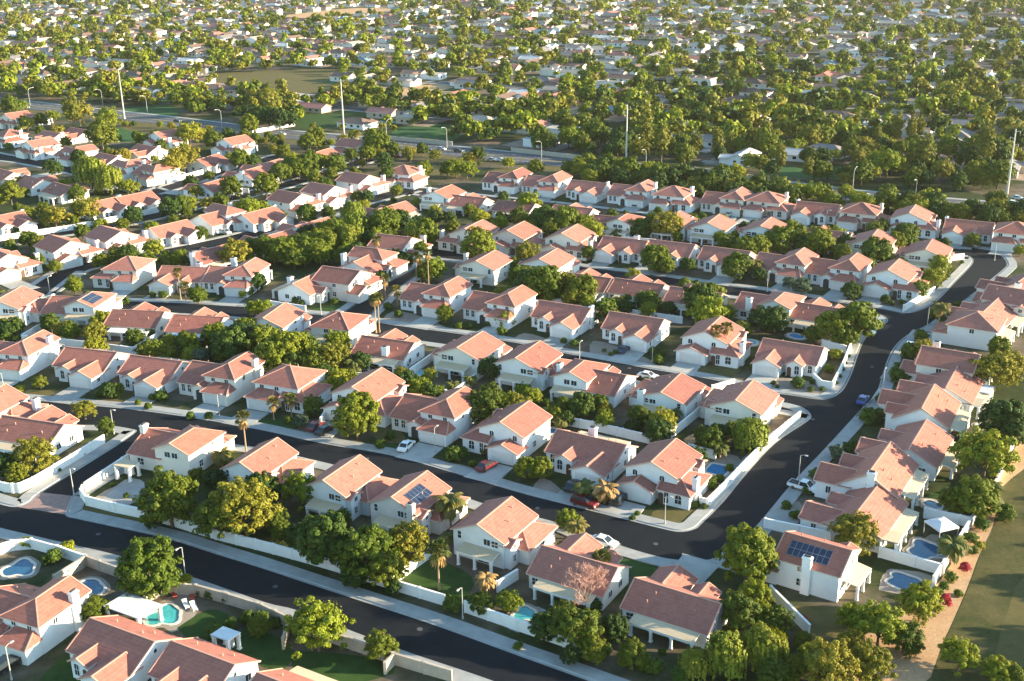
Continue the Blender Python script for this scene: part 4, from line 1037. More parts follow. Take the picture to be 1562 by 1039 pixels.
# driveways from each garage down to the street
def onroad(p): return any(inpoly(p, r) for r in ROADS)
for h in hs:
    if h.kind not in 'ABCH': continue
    gx = {'A': 4.2, 'B': 4.0, 'C': -3.3, 'H': -3.7}[h.kind] * (-1 if 'f' in h.o else 1) * h.sx; w = 2.8
    cx, sx_ = math.cos(h.th), math.sin(h.th)
    L = lambda x, y: (h.X + cx * x - sx_ * y, h.Y + sx_ * x + cx * y)
    d = None
    for k in range(2, 70):
        if onroad(L(gx, -8.1 - k * .25)): d = k * .25; break
    if d is None or d < 1.0: continue
    b = MB(); P = [(*L(gx - w, -8.05), .17), (*L(gx + w, -8.05), .17), (*L(gx + w + .3, -8.05 - d + .5), .172), (*L(gx - w - .3, -8.05 - d + .5), .172), (*L(gx + w + .7, -8.05 - d - .35), .06), (*L(gx - w - .7, -8.05 - d - .35), .06)]
    b.face(P[:4]); b.face([P[3], P[2], P[4], P[5]])
    for i, j in ((0, 3), (1, 2)): b.face([P[i], P[j], (P[j][0], P[j][1], -.05), (P[i][0], P[i][1], -.05)])
    o = inst('driveway', b.mesh('driveway', [M['drive']])); o['kind'] = 'structure'
def near_ref(px, py):
    best = min(HREG, key=lambda r: (r[0] - px) ** 2 + ((r[1] - py) * 1.7) ** 2)
    dx, dy = px - best[0], py - best[1]
    rel = ('before' if dy > 0 else 'behind') if abs(dy) * 1.7 > abs(dx) * .8 else ('left of' if dx < 0 else 'right of')
    return f'{rel} {best[2]}'
# palms
for ln in PALMS.strip().split('\n'):
    k, x, y, r, bx, by = ln.split(); x, y, r, bx, by = map(float, (x, y, r, bx, by))
    X, Y = at(bx, by); w = proj(X, Y)[2]; rm = r * w / FOC * (1.15 if k == 'P' else 1.3)
    h = (by - y) * w / (FOC * _cp); h = max(h, .5)
    o = place_palm(k, X, Y, h, rm, 'fan_palm' if k == 'P' else 'feather_palm')
    want(o, ('tall thin fan palm ' if k == 'P' else 'short golden palm ' if k == 'q' else 'feathery green palm ') + near_ref(bx, by), bx, 'palm', 'palms among the houses')
# trees and shrubs
ADJ = dict(f='dense green tree', b='broad green tree', y='airy yellow-green tree', o='golden olive tree', w='drooping pale-green tree', t='tall narrow tree', d='very dark tree', s='round shrub', S='bright yellow-green shrub', r='red flowering shrub', g='grey-green bush')
TREEXY = []
for t in TREES.replace('\n', ';').split(';'):
    k, x, y, r = t.split(); x, y, r = float(x), float(y), float(r) * (1.05 if k in 'sSrg' else 1.02 if float(y) > 780 else 1.14)
    o, X, Y, rm = tree_px(k, x, y, r, random.uniform(.92, 1.1)); TREEXY.append((X, Y, rm))
    big = 'large ' if rm > 4.6 else 'small ' if rm < (1.0 if k in 'sS' else 2.2) else ''
    u, v, _ = proj(X, Y, 0)
    want(o, big + ADJ[k] + ' ' + near_ref(u, v), x, 'shrub' if k in 'sSrg' else 'tree', 'shrubs of the estate' if k in 'sSrg' else 'trees of the estate')
X, Y = at(893, 938); bt = bare_tree(X, Y, 6.0); want(bt, 'bare pinkish tree ' + near_ref(890, 925), 890, 'tree', 'trees of the estate')
# garden walls
for ln in WALLS.replace('\n', ';').split(';'):
    f = ln.split(); P = clean(smooth(pts(' '.join(f[1:])), 2)) if len(f) > 5 else pts(' '.join(f[1:])); b = MB(); H = 1.75; tk = .12
    for p, q in zip(P, P[1:]):
        d = (q - p) / np.linalg.norm(q - p); n = np.array([-d[1], d[0]]) * tk; c = np.array([-d[1], d[0]]) * (tk + .06)
        for nn, z0, z1, e in ((n, -.2, H, .0), (c, H + .002, H + .12, .02)):
            a = [p - nn - d * e, q - nn + d * e, q + nn + d * e, p + nn - d * e]
            for i in range(4): b.face([(*a[i], z0), (*a[(i + 1) % 4], z0), (*a[(i + 1) % 4], z1), (*a[i], z1)])
            b.face([(*v, z1) for v in a])
        L = np.linalg.norm(q - p)
        for k in range(int(L / 5.5) + 1):
            m = p + d * min(k * 5.5, L); b.box(m[0] - .2, m[0] + .2, m[1] - .2, m[1] + .2, -.2, H + .2)
    o = inst('garden_wall', b.mesh('garden_wall', [M['wallwhite' if f[0] == 'w' else 'walltan']])); m = P[len(P) // 2]; u, v, _ = proj(m[0], m[1])
    L = sum(np.linalg.norm(q - p) for p, q in zip(P, P[1:]))
    want(o, ('long ' if L > 40 else 'short ' if L < 14 else '') + ('white' if f[0] == 'w' else 'tan') + ' block wall ' + near_ref(u, v), u, 'wall', 'garden walls between the plots')
# pools
def pool_outline(kind, rx, ry, n=28):
    out = []
    for k in range(n):
        t = 2 * math.pi * k / n
        if kind == 'c': r = 1
        elif kind == 'k': r = 1 + .22 * math.cos(2 * t + .6) - .2 * math.cos(t - 1.2)
        elif kind == 'l': r = 1 + .17 * math.cos(3 * t) + .1 * math.cos(5 * t + 1)
        else: r = 1 / max(abs(math.cos(t)), abs(math.sin(t))) ** .92 * .85
        out.append(np.array([math.cos(t) * rx * r, math.sin(t) * ry * r]))
    return out
for t in POOLS.split(';'):
    k, c, x, y, rx, ry = t.split(); x, y, rx, ry = map(float, (x, y, rx, ry)); X, Y = at(x, y); w = proj(X, Y)[2]
    RX = rx * w / FOC; RY = ry * w / FOC / (HGT / w) * .9; RY = min(RY, RX * 1.1)
    root = empty('swimming_pool', (X, Y, 0), R(-30)); O = pool_outline(k, RX, RY); O2 = [p * (1 + .45 / max(np.linalg.norm(p), .5)) for p in O]; O3 = [p * (1 + 1.1 / max(np.linalg.norm(p), .5)) for p in O]
    b = MB(); b.face([(*p, .045) for p in O]); inst('water', b.mesh('water', [M['w_' + c]]), root)
    b = MB(); dk = MB(); n = len(O)
    for i in range(n):
        j = (i + 1) % n
        b.face([(*O[i], .16), (*O[j], .16), (*O2[j], .16), (*O2[i], .16)]); b.face([(*O[i], .0), (*O[j], .0), (*O[j], .16), (*O[i], .16)]); b.face([(*O2[i], .0), (*O2[j], .0), (*O2[j], .16), (*O2[i], .16)])
        dk.face([(*O2[i], .05), (*O2[j], .05), (*O3[j], .05), (*O3[i], .05)])
    inst('coping', b.mesh('coping', [M['coping']]), root); inst('deck', dk.mesh('deck', [M['deck']]), root)
    want(root, {'turq': 'turquoise', 'blue': 'bright blue', 'deep': 'dark blue', 'light': 'light blue'}[c] + (' rectangular' if k == 'r' else ' round' if k == 'c' else '') + ' swimming pool ' + near_ref(x, y), x, 'pool', 'backyard swimming pools')
# pergolas, gazebo, sheds in the yards
def pergola(x, y, w, d, ang, mat, label, h=2.5):
    X, Y = at(x, y); root = empty('pergola', (X, Y, 0), R(ang)); cover, cols = patio(-w / 2, w / 2, -d / 2, d / 2, h + .2, h, M[mat], 3); inst('canopy', cover, root)
    for c in cols: inst('column', c, root)
    for sx in (-1, 1):
        inst('column', col_mesh(sx * (w / 2 - .35), -d / 2 + .3, -.2, h + .1).mesh('column', [M['trim']]), root)
    want(root, label, x, 'pergola')
pergola(206, 948, 7, 4.5, -29, 'whitemetal', 'white framed pergola roof beside turquoise pool below the wide lower road')
pergola(347, 992, 3.2, 2.6, -29, 'whitemetal', 'small white framed pergola in the bottom left back yard')
pergola(1490, 610, 4.5, 5.5, 57, 'whitemetal', 'white canopy behind house near dark round pools, curving road side')
pergola(1482, 632, 4.5, 3.5, 57, 'beige', 'tan slatted patio roof behind curving road house')
pergola(1455, 655, 4.5, 4.5, 57, 'beige', 'pale patio roof behind house near dark pool, curving road side')
pergola(1345, 838, 5.5, 4, -30, 'beige', 'tan patio roof above lagoon pool near field wall')
pergola(196, 728, 3.6, 3, -22, 'beige', 'tan porch roof on white columns above pale concrete terrace')
def gazebo(x, y):
    X, Y = at(x, y); root = empty('gazebo', (X, Y, 0), R(20)); b = MB()
    A = [(-1.9, -1.9), (1.9, -1.9), (1.9, 1.9), (-1.9, 1.9)]
    for i in range(4): p, q = A[i], A[(i + 1) % 4]; b.face([(*p, 2.3), (*q, 2.3), (q[0] * .25, q[1] * .25, 3.0), (p[0] * .25, p[1] * .25, 3.0)]); b.face([(*p, 2.05), (*q, 2.05), (*q, 2.3), (*p, 2.3)])
    b.face([(p[0] * .25, p[1] * .25, 3.0) for p in A]); inst('canopy', b.mesh('canopy', [M['whitemetal']]), root)
    for p in A: c = MB(); c.box(p[0] * .95 - .05, p[0] * .95 + .05, p[1] * .95 - .05, p[1] * .95 + .05, -.1, 2.2); inst('pole', c.mesh('pole', [M['lampmetal']]), root)
    want(root, 'white square gazebo tent beside dark blue pool near field wall', x, 'gazebo')
gazebo(1434, 818)
# loungers and garden chairs by the turquoise pool
def lounger(x, y, ang, mat, label, name='sun_lounger'):
    X, Y = at(x, y); root = empty(name, (X, Y, 0), R(ang)); b = MB(); b.box(-.35, .35, -1, .5, .28, .36); inst('seat', b.mesh('seat', [M[mat]]), root)
    b = MB(); b.bar((0, .48, .32), (0, 1.0, .75), .7, .07); inst('backrest', b.mesh('backrest', [M[mat]]), root)
    for sx in (-.3, .3):
        for yy in (-.9, .4): b = MB(); b.box(sx - .04, sx + .04, yy - .04, yy + .04, -.05, .279); inst('leg', b.mesh('leg', [M[mat]]), root)
    want(root, label, x, 'lounger')
M['redchair'] = plain('red_paint', (.45, .07, .05), .6, .1, 2)
for x, y in ((284, 925), (296, 928)): lounger(x, y, 30, 'whitemetal', 'white sun lounger by turquoise pool, bottom left yard')
for x, y in ((267, 911), (294, 914)): lounger(x, y, 200, 'redchair', 'red garden chair by tan wall near turquoise pool', 'garden_chair')
# cars
CARC = {}
PAINT = dict(white=(.75, .75, .74), silver=(.40, .42, .44), red=(.38, .03, .03), darkred=(.12, .012, .015), black=(.012, .013, .015), dark=(.05, .055, .06), blue=(.03, .05, .22), navy=(.03, .035, .08))
def car_proto(kind, colr):
    key = (kind, colr)
    if key in CARC: return CARC[key]
    m, nt, b_ = nmat('car_paint_' + colr, .3, .5); b_.inputs['Base Color'].default_value = (*PAINT[colr], 1); b_.inputs['Coat Weight'].default_value = .4
    L, W = {'s': (4.6, 1.8), 'u': (4.8, 1.95), 'p': (5.6, 2.0)}[kind]
    prof = {'s': [(-2.3, .35), (-2.28, .75), (-1.75, .93), (-1.1, 1.0), (1.0, .95), (2.1, .78), (2.3, .55), (2.28, .3)],
            'u': [(-2.4, .4), (-2.38, 1.0), (-2.3, 1.08), (0.9, 1.05), (2.2, .95), (2.4, .7), (2.38, .35)],
            'p': [(-2.8, .45), (-2.8, 1.0), (-.6, 1.0), (1.3, 1.08), (2.6, .98), (2.8, .7), (2.78, .4)]}[kind]
    b = MB(); hw = W / 2
    for s in (-1, 1): b.face([(x, s * hw * (.98), z) for x, z in (prof if s < 0 else prof[::-1])])
    for (x0, z0), (x1, z1) in zip(prof, prof[1:] + prof[:1]): b.face([(x0, -hw * .98, z0), (x1, -hw * .98, z1), (x1, hw * .98, z1), (x0, hw * .98, z0)])
    cab = {'s': ((-1.7, .9), (-.95, 1.42), (.35, 1.42), (1.15, .93)), 'u': ((-2.3, 1.06), (-2.1, 1.72), (.2, 1.74), (1.05, 1.04)), 'p': ((-.65, 1.0), (-.55, 1.72), (.7, 1.74), (1.45, 1.05))}[kind]
    (x0, z0), (x1, z1), (x2, z2), (x3, z3) = cab; t = .78
    g = MB()
    lo = [(x0, -hw * .9, z0), (x3, -hw * .9, z3), (x3, hw * .9, z3), (x0, hw * .9, z0)]; hi = [(x1, -hw * t, z1), (x2, -hw * t, z2), (x2, hw * t, z2), (x1, hw * t, z1)]
    for i in range(4): j = (i + 1) % 4; g.face([lo[i], lo[j], hi[j], hi[i]])
    b.face([(p[0], p[1], p[2] + .02) for p in hi])
    for i in range(4): b.bar(lo[i], hi[i], .09, .09)
    if kind == 'p': b.box(-2.72, -.7, -hw * .85, hw * .85, .999, 1.012, 1)
    wh = []
    for sx in (-1, 1):
        for sy in (-1, 1):
            w = MB(); c = Vector((sx * L * .3, sy * (hw - .1), .33)); w.tube([c - Vector((0, .11, 0)), c + Vector((0, .11, 0))], [.33, .33], 12); wh.append(w.mesh('wheel', [M['dark']]))
    hl = []
    for sy in (-1, 1): w = MB(); w.box(L / 2 - .16, L / 2 + .01, sy * hw * .7 - .18, sy * hw * .7 + .18, .6, .74); hl.append(w.mesh('headlight', [M['trim']]))
    CARC[key] = (b.mesh('body', [m, M['dark']]), g.mesh('window', [M['glass']]), wh, hl); return CARC[key]
CARXY = []
for t in CARS.replace('\n', ';').split(';'):
    k, c, x, y, a = t.split(); x, y, a = float(x), float(y), float(a); X, Y = at(x, y); z = .045 if onroad((X, Y)) else .165
    root = empty('parked_car', (X, Y, z), R(a + random.uniform(-4, 4))); bo, g, wh, hl = car_proto(k, c); inst('body', bo, root); inst('window', g, root)
    for w in wh: inst('wheel', w, root)
    for w in hl: inst('headlight', w, root)
    onmain = y < 310 and abs(min(np.linalg.norm(np.array((X, Y)) - p) for p in _P)) < 18
    want(root, {'darkred': 'dark red', 'navy': 'dark blue', 'dark': 'dark grey'}.get(c, c) + {'s': ' car', 'u': ' large car', 'p': ' pickup truck'}[k] + (' on highway ' if onmain else ' ') + near_ref(x, y), x, 'car', 'cars in drives and streets'); CARXY.append((X, Y))
for i, t in enumerate('150 815;420 895;640 960;300 650;560 700;820 775;700 520;960 562;1150 700;1240 640;1330 560;1420 485;90 630;1000 830'.split(';')):
    x, y = map(float, t.split()); X, Y = at(x, y); b = MB(); b.tube([(0, 0, .0), (0, 0, .062)], [.42, .42], 14); b.tube([(0, 0, .06), (0, 0, .066)], [.32, .32], 14)
    o = inst('manhole_cover', b.mesh('manhole_cover', [M['asphalt2']]), None, (X, Y, 0)); o['kind'] = 'structure'
# street lamps
def lamp_proto():
    b = MB(); b.tube([(0, 0, -.2), (0, 0, 2.5), (0, 0, 5.1)], [.10, .08, .06], 8); b.tube([(0, 0, -.1), (0, 0, .35)], [.16, .15], 8)
    a = MB(); a.tube([(0, 0, 5.05), (.35, 0, 5.25), (.9, 0, 5.3)], [.05, .045, .04], 6)
    h = MB(); h.box(.75, 1.3, -.13, .13, 5.22, 5.36); h.box(.82, 1.24, -.1, .1, 5.19, 5.219)
    return b.mesh('pole', [M['lampmetal']]), a.mesh('arm', [M['lampmetal']]), h.mesh('lamp_head', [M['lampmetal']])
LP = lamp_proto()
for t in LAMPS.split(';'):
    x, y = map(float, t.split()); X, Y = at(x, y); root = empty('street_lamp', (X, Y, .1), R(random.choice((60, -120, -30))))
    for n, me in zip(('pole', 'arm', 'lamp_head'), LP): inst(n, me, root)
    want(root, 'grey street lamp ' + near_ref(x, y), x, 'street lamp', 'street lamps along the estate streets')
def artlamp():
    b = MB(); b.tube([(0, 0, -.2), (0, 0, 4), (0, 0, 7.6)], [.13, .1, .08], 8)
    ps = [(3.1 * (1 - math.cos(t)), 0, 7.6 + 1.7 * math.sin(t)) for t in [k * math.pi / 2 / 6 for k in range(7)]]
    a = MB(); a.tube(ps, [.08] * 7, 6); h = MB(); h.box(3.0, 3.9, -.16, .16, 9.2, 9.38)
    return b.mesh('pole', [M['lampmetal']]), a.mesh('arm', [M['lampmetal']]), h.mesh('lamp_head', [M['lampmetal']])
AL = artlamp()
for t in ARTLAMPS.split(';'):
    x, y = map(float, t.split()); X, Y = at(x, y); root = empty('road_lamp', (X, Y, 0), R(random.choice((60, 238))))
    for n, me in zip(('pole', 'arm', 'lamp_head'), AL): inst(n, me, root)
    want(root, 'tall curved-arm road lamp ' + near_ref(x, y), x, 'street lamp', 'curved lamps along the main road')
for i, t in enumerate(TOWERS.split(';')):
    x, y, h = map(float, t.split()); X, Y = at(x, y); root = empty('power_pole', (X, Y, 0), R(-30)); b = MB()
    b.tube([(0, 0, -.3), (0, 0, h * .5), (0, 0, h)], [.40, .30, .20], 10); b.tube([(0, 0, -.2), (0, 0, .5)], [.6, .6], 12); inst('pole', b.mesh('pole', [M['polepaint']]), root)
    for k in range(3):
        s = 1 if k % 2 == 0 else -1; b = MB(); b.tube([(0, 0, h - 1 - k * 2.2), (s * 1.5, 0, h - .6 - k * 2.2)], [.1, .06], 6); ar = inst('arm', b.mesh('arm', [M['polepaint']]), root)
        b = MB(); b.tube([(s * 1.45, 0, h - .65 - k * 2.2), (s * 1.45, 0, h - 1.5 - k * 2.2)], [.07, .07], 6); inst('insulator', b.mesh('insulator', [M['lampmetal']]), ar)
    tag(root, ['leftmost', 'second-from-left', 'third-from-left', 'rightmost'][i] + ' tall white power pole beside the main road', 'power pole', 'tall poles along the main road')
# ------------------------------------------------------------------ the suburb beyond the main road
rf = random.Random(11)
for nme, c, d, l in (('brown', (.20, .135, .105), (.16, .10, .08), (.25, .18, .14)), ('grey', (.23, .22, .22), (.18, .17, .17), (.30, .29, .28)), ('pale', (.45, .40, .34), (.38, .33, .28), (.52, .47, .41)), ('white', (.68, .68, .66), (.6, .6, .58), (.75, .75, .73)), ('red', (.44, .19, .15), (.36, .14, .12), (.5, .24, .19)), ('blue', (.20, .30, .34), (.16, .25, .29), (.25, .35, .39))):
    M['far_' + nme] = roofmat(nme + '_shingle', c, d, l)
DWALL = {'pale': M['cream'], 'white': M['stucco'], 'tan': plain('tan_wall', (.55, .44, .33), .9, .1, 1, ovar=.2)}
artl = clean(smooth(ART, 6))
_ax = np.array([p[0] for p in artl]); _ay = np.array([p[1] for p in artl])
def art_y(x): return np.interp(x, _ax, _ay)
def far_house_mesh(roof, wall, shape):
    W = MB(); Rf = MB()
    def V_(*a, **k): vol_walls(W, *a, **k); vol_roof(Rf, *a, **k, rk=.4)
    if shape == 0: V_(-8, 8, -4.5, 4.5, 2.7, 'x', .36); V_(2, 7.5, -8, -2, 2.6, 'y', .36)
    elif shape == 1: V_(-8, 8, -5, 5, 2.7, 'x', .38, 'h', 'h'); V_(-7.5, -2, -8, -2, 2.6, 'y', .38, 'h', 'h')
    elif shape == 2: V_(-9, 9, -4.2, 4.2, 2.8, 'x', .30, 'g', 'h'); V_(-8.5, -3, -2, 8, 2.7, 'y', .34, 'g', 'g')
    else:
        W.box(-7, 7, -5, 5, -.2, 3.2); W.box(-7.2, 7.2, -5.2, 5.2, 3.2, 3.5); Rf.box(-6.8, 6.8, -4.8, 4.8, 3.5, 3.56); Rf.box(-2, -.5, 1, 2.2, 3.56, 4.4, 1)
    wins = []
    class _W:
        def box(self, *a): b = MB(); b.box(*a); wins.append(b)
    win = _W()
    for a in (-5, -1, 3): 
        if shape < 3: win.box(a - .7, a + .7, (-4.56 if shape != 1 else -5.04) + (.32 if shape == 2 else 0), -4.0, 1, 2.1)
        win.box(a - .7, a + .7, 4.0, (4.53 if shape != 1 else 5.04) if shape != 2 else 4.23, 1, 2.1)
    for a in (-1.5, 1.5): win.box(7.5 if shape != 3 else 6.5, 8.04 if shape != 3 else 7.04, a - .6, a + .6, 1, 2.1) if shape != 2 else win.box(8.5, 9.04, a - .6, a + .6, 1, 2.1)
    return W.mesh('wall', [DWALL[wall]]), Rf.mesh('roof', [M['far_' + roof], M['fascia'], M['far_' + roof]]), [b.mesh('window', [M['glass']]) for b in wins]
FM = {}
def far_house(X, Y, th, roof, wall, shape, s=(1, 1, 1)):
    k = (roof, wall, shape)
    if k not in FM: FM[k] = far_house_mesh(*k)
    root = empty('suburban_house', (X, Y, 0), th, s); w, r, n = FM[k]; inst('wall', w, root); inst('roof', r, root); [inst('window', q, root) for q in n]; return root
LM = [(190, 150, 'leftmost tall pole'), (525, 170, 'second tall pole'), (955, 215, 'third tall pole'), (1534, 250, 'rightmost tall pole'), (720, 123, 'big brown house'), (1495, 222, 'white flat-roofed building'), (1302, 190, 'green lawn among trees'), (430, 125, 'tan playing field'), (850, 150, 'pink-roofed houses')]
FH = []; FT = []
def fh(X, Y, th, roof, wall, shape, s, u, v): FH.append((X, Y, th, roof, wall, shape, s, u, v)); FOOT.append((X, Y, 8.5 * max(s[0], s[1])))
for t in '885 178 brown 2;908 203 blue 3;806 147 red 0;846 150 red 0;826 214 blue 3;544 188 brown 1;450 149 pale 3;628 180 pale 3;1364 243 brown 2;1495 224 white 3;1392 211 pale 0;1344 191 white 3;1213 236 white 0;1449 221 pale 1;257 144 white 0;290 94 white 0;247 115 pale 2;720 124 brown 1;800 144 white 0;840 132 brown 1;920 138 white 0;800 88 pale 2;587 92 brown 2;540 78 red 0;867 160 red 1;770 150 brown 0;700 145 red 0;870 118 blue 3;950 120 brown 0;1135 240 white 0;1080 215 grey 1;1260 230 grey 1;1420 245 brown 1;640 165 grey 1;210 125 red 0;330 90 pale 1;410 90 red 0;480 95 white 0;150 120 pale 0;60 120 white 0;990 150 grey 0;1050 140 white 3'.split(';'):
    x, y, c, s = t.split(); X, Y = at(float(x), float(y), 2); k = 1.25 if c in ('brown', 'pale') and y in ('124', '149', '92') else 1.0
    fh(X, Y, R(rf.choice((-30, 60, 150, 240)) + rf.uniform(-6, 6)), c, 'white' if c != 'pale' else 'tan', int(s), (k * 1.05, k, 1.0), float(x), float(y))
OPEN = [[tuple(p) for p in pts(s)] for s in ('330 112 520 106 530 148 420 150 330 136', '560 138 720 126 705 150 570 156', '380 33 470 18 600 10 610 22 480 30', '455 172 560 168 545 196 458 196', '600 196 690 190 695 214 605 209', '1278 180 1326 183 1316 205 1278 201', '1175 252 1330 258 1322 274 1178 268', '190 166 260 160 270 176 200 180')]
def free(X, Y, m):
    for a, b, r in FOOT_NEAR(X, Y):
        if (a - X) ** 2 + (b - Y) ** 2 < (r + m) ** 2: return False
    return True
_grid = {}
def FOOT_NEAR(X, Y):
    i, j = int(X // 40), int(Y // 40); out = []
    for a in (-1, 0, 1):
        for b in (-1, 0, 1): out += _grid.get((i + a, j + b), [])
    return out
def reg(X, Y, r): _grid.setdefault((int(X // 40), int(Y // 40)), []).append((X, Y, r))
for a in FOOT: reg(*a)
# more trees between the rows of the estate
def fill(poly, n, r0, r1, kinds, gap=.5, south=True):
    poly = [tuple(map(float, poly.split()[i:i + 2])) for i in range(0, len(poly.split()), 2)]; got = 0
    x0, x1 = min(p[0] for p in poly), max(p[0] for p in poly); y0, y1 = min(p[1] for p in poly), max(p[1] for p in poly)
    for _ in range(5000):
        if got >= n: break
        x, y = rf.uniform(x0, x1), rf.uniform(y0, y1); k = rf.choice(kinds); r = rf.uniform(r0, r1) * (.5 if k == 's' else .8 if k == 't' else 1)
        if not inpoly((x, y), poly): continue
        X, Y = at(x, y)
        if Y > art_y(X) - 13 - r or not free(X, Y, r * .45 - 1.5) or any(inpoly((X + a * r * .6, Y + b_ * r * .6), q) for q in ROADS for a, b_ in ((1, 0), (-1, 0), (0, 1), (0, -1))): continue
        o = place_tree(k, X, Y, r, rf.uniform(.95, 1.2)); reg(X, Y, r * .5); got += 1
        want(o, ADJ[k] + ' ' + near_ref(x, y), x, 'shrub' if k == 's' else 'tree', 'shrubs of the estate' if k == 's' else 'trees of the estate')
for X, Y, r in TREEXY: reg(X, Y, r * .5)
fill('880 262 1562 300 1562 352 1480 345 1130 305 880 280', 85, 2.8, 4.6, 'bfdydo')
fill('0 160 420 190 640 262 640 330 420 400 0 445', 85, 1.8, 3.8, 'bfyyodbs')
fill('655 300 1440 392 1440 420 1250 400 660 345', 46, 1.8, 3.4, 'bffydos')
fill('700 432 1250 500 1300 508 1240 518 700 452', 22, 1.5, 2.8, 'bffdys')
fill('0 166 590 226 900 258 880 274 600 246 300 212 0 182', 42, 1.8, 3.4, 'byobs')
fill('0 485 480 545 1180 680 1100 700 480 585 0 530', 40, 1.5, 3.0, 'bfdysy')
fill('430 320 700 345 700 400 620 420 430 420', 30, 2.2, 4.0, 'bffdyw')
# street grid of the far suburb, then lots along each street
d1 = np.array([math.cos(R(-30)), math.sin(R(-30))]); d2 = np.array([math.cos(R(60)), math.sin(R(60))])
b = MB(); wlk = MB()
for i in range(-24, 40):
    off = 60 * i + (8 if i % 3 else 0); o0 = d2 * off + np.array([0, 700])
    prev = None
    for s in range(-1900, 1900, 30):
        p = o0 + d1 * s + d2 * 6 * math.sin(s / 170 + i * 1.7); u, v, w = proj(*p)
        ok = w > 50 and p[1] > art_y(p[0]) + 45 and -80 < u < 1650 and v > -40 and not any(inpoly(tuple(p), q) for q in OPEN)
        if ok and prev is not None:
            n = d2 * 4; b.face([(*(prev - n), .02), (*(p - n), .02), (*(p + n), .02), (*(prev + n), .02)])
            for sg in (-1, 1): wlk.face([(*(prev + n * sg), .05), (*(p + n * sg), .05), (*(p + n * sg * 1.5), .05), (*(prev + n * sg * 1.5), .05)])
        prev = p if ok else None
        if not ok: continue
        for sd in (-1, 1):
            for q in range(2):
                c = p + d2 * sd * 15.5 + d1 * (q * 15 - 7 + rf.uniform(-2, 2)); u, v, w = proj(*c)
                dense = u > 640 and 105 < v < 300
                if c[1] < art_y(c[0]) + 30 or rf.random() < (.55 if dense else .24) or any(inpoly(tuple(c), z) for z in OPEN) or not free(c[0], c[1], 5): continue
                rc = rf.choices(('brown', 'grey', 'pale', 'white', 'red', 'blue'), (38, 22, 20, 6, 10, 4))[0]
                fh(c[0], c[1], R(-30 + (180 if sd < 0 else 0) + rf.choice((0, 0, 0, 90)) + rf.uniform(-4, 4)), rc, rf.choices(('white', 'pale', 'tan'), (18, 37, 45))[0], rf.choices((0, 1, 2, 3), (38, 30, 22, 10))[0], (rf.uniform(.85, 1.1), rf.uniform(.85, 1.1), rf.uniform(.95, 1.2)), u, v); reg(c[0], c[1], 8)
inst('road', b.mesh('road', [M['asphalt2']]))['kind'] = 'structure'; inst('pavement', wlk.mesh('pavement', [M['concrete']]))['kind'] = 'structure'
FH.sort(key=lambda t: -t[8])
vis = [t for t in FH if -30 < t[7] < 1590 and t[8] > -12]
NH = 150
for t in vis[:NH]:
    o = far_house(*t[:7]); lm = min(LM, key=lambda l: (l[0] - t[7]) ** 2 + ((l[1] - t[8]) * 2) ** 2)
    want(o, f'{"flat" if t[5] == 3 else t[3]}-roofed house beyond main road, ' + ('left of ' if t[7] < lm[0] else 'right of ') + lm[2], t[7], 'house', 'houses beyond the main road')
# yards round the far houses
YB = {k: MB() for k in ('lawn', 'drylawn', 'gravel', 'concrete', 'paddock')}
for X, Y, th, roof, wall, shape, sc, u, v in vis:
    c_, s_ = math.cos(th), math.sin(th)
    for k, (xa, xb, ya, yb) in enumerate(((-10.5, 10.5, -14, 0), (-10.5, 10.5, 0, 15), (2.5, 7, -16, -7))):
        mname = rf.choice(('lawn', 'drylawn', 'gravel', 'gravel', 'paddock')) if k < 2 else 'concrete'
        YB[mname].face([(X + c_ * a - s_ * b_, Y + s_ * a + c_ * b_, .07 + .006 * k + .0002 * (int(X * 7) % 20)) for a, b_ in ((xa, ya), (xb, ya), (xb, yb), (xa, yb))])
for k, m_ in YB.items(): inst('yard', m_.mesh('yard', [M[k]]))['kind'] = 'structure'
def merge_meshes(name, items, mats):
    """items: (verts, faces-by-size, material, matrix) -> one mesh"""
    V = []; F = []; MI = []; n = 0
    for me, mat4, mi in items:
        co, fs, ms = me
        V.append(co @ mat4[:3, :3].T + mat4[:3, 3]); F += [[i + n for i in f] for f in fs]; MI += [mi[k] for k in ms]; n += len(co)
    m = bpy.data.meshes.new(name); m.from_pydata(np.concatenate(V).tolist(), [], F)
    for x in mats: m.materials.append(x)
    m.polygons.foreach_set('material_index', MI); m.update(); return m
def raw(me): return (np.array([v.co[:] for v in me.vertices]), [list(p.vertices) for p in me.polygons], [p.material_index for p in me.polygons])
mats = [M['far_' + c] for c in ('brown', 'grey', 'pale', 'white', 'red', 'blue')] + [M['fascia'], DWALL['pale'], DWALL['white'], DWALL['tan'], M['glass']]
rc_ = {}
items = []
for X, Y, th, roof, wall, shape, s, u, v in vis[NH:]:
    if shape not in rc_: w_, r_, n_ = far_house_mesh('brown', 'pale', shape); rc_[shape] = [raw(w_), raw(r_)] + [raw(q) for q in n_]
    c_, s_ = math.cos(th), math.sin(th); A = np.array([[c_ * s[0], -s_ * s[1], 0, X], [s_ * s[0], c_ * s[1], 0, Y], [0, 0, s[2], 0], [0, 0, 0, 1.]])
    ri = ('brown', 'grey', 'pale', 'white', 'red', 'blue').index(roof); wi = 7 + ('pale', 'white', 'tan').index(wall)
    items.append((rc_[shape][0], A, [wi])); items.append((rc_[shape][1], A, [ri, 6, ri])); items += [(q, A, [10]) for q in rc_[shape][2:]]
if items: tag(inst('distant_houses', merge_meshes('distant_houses', items, mats)), 'far-off low houses spread across the suburb to the top edge', 'houses', None, 'stuff')
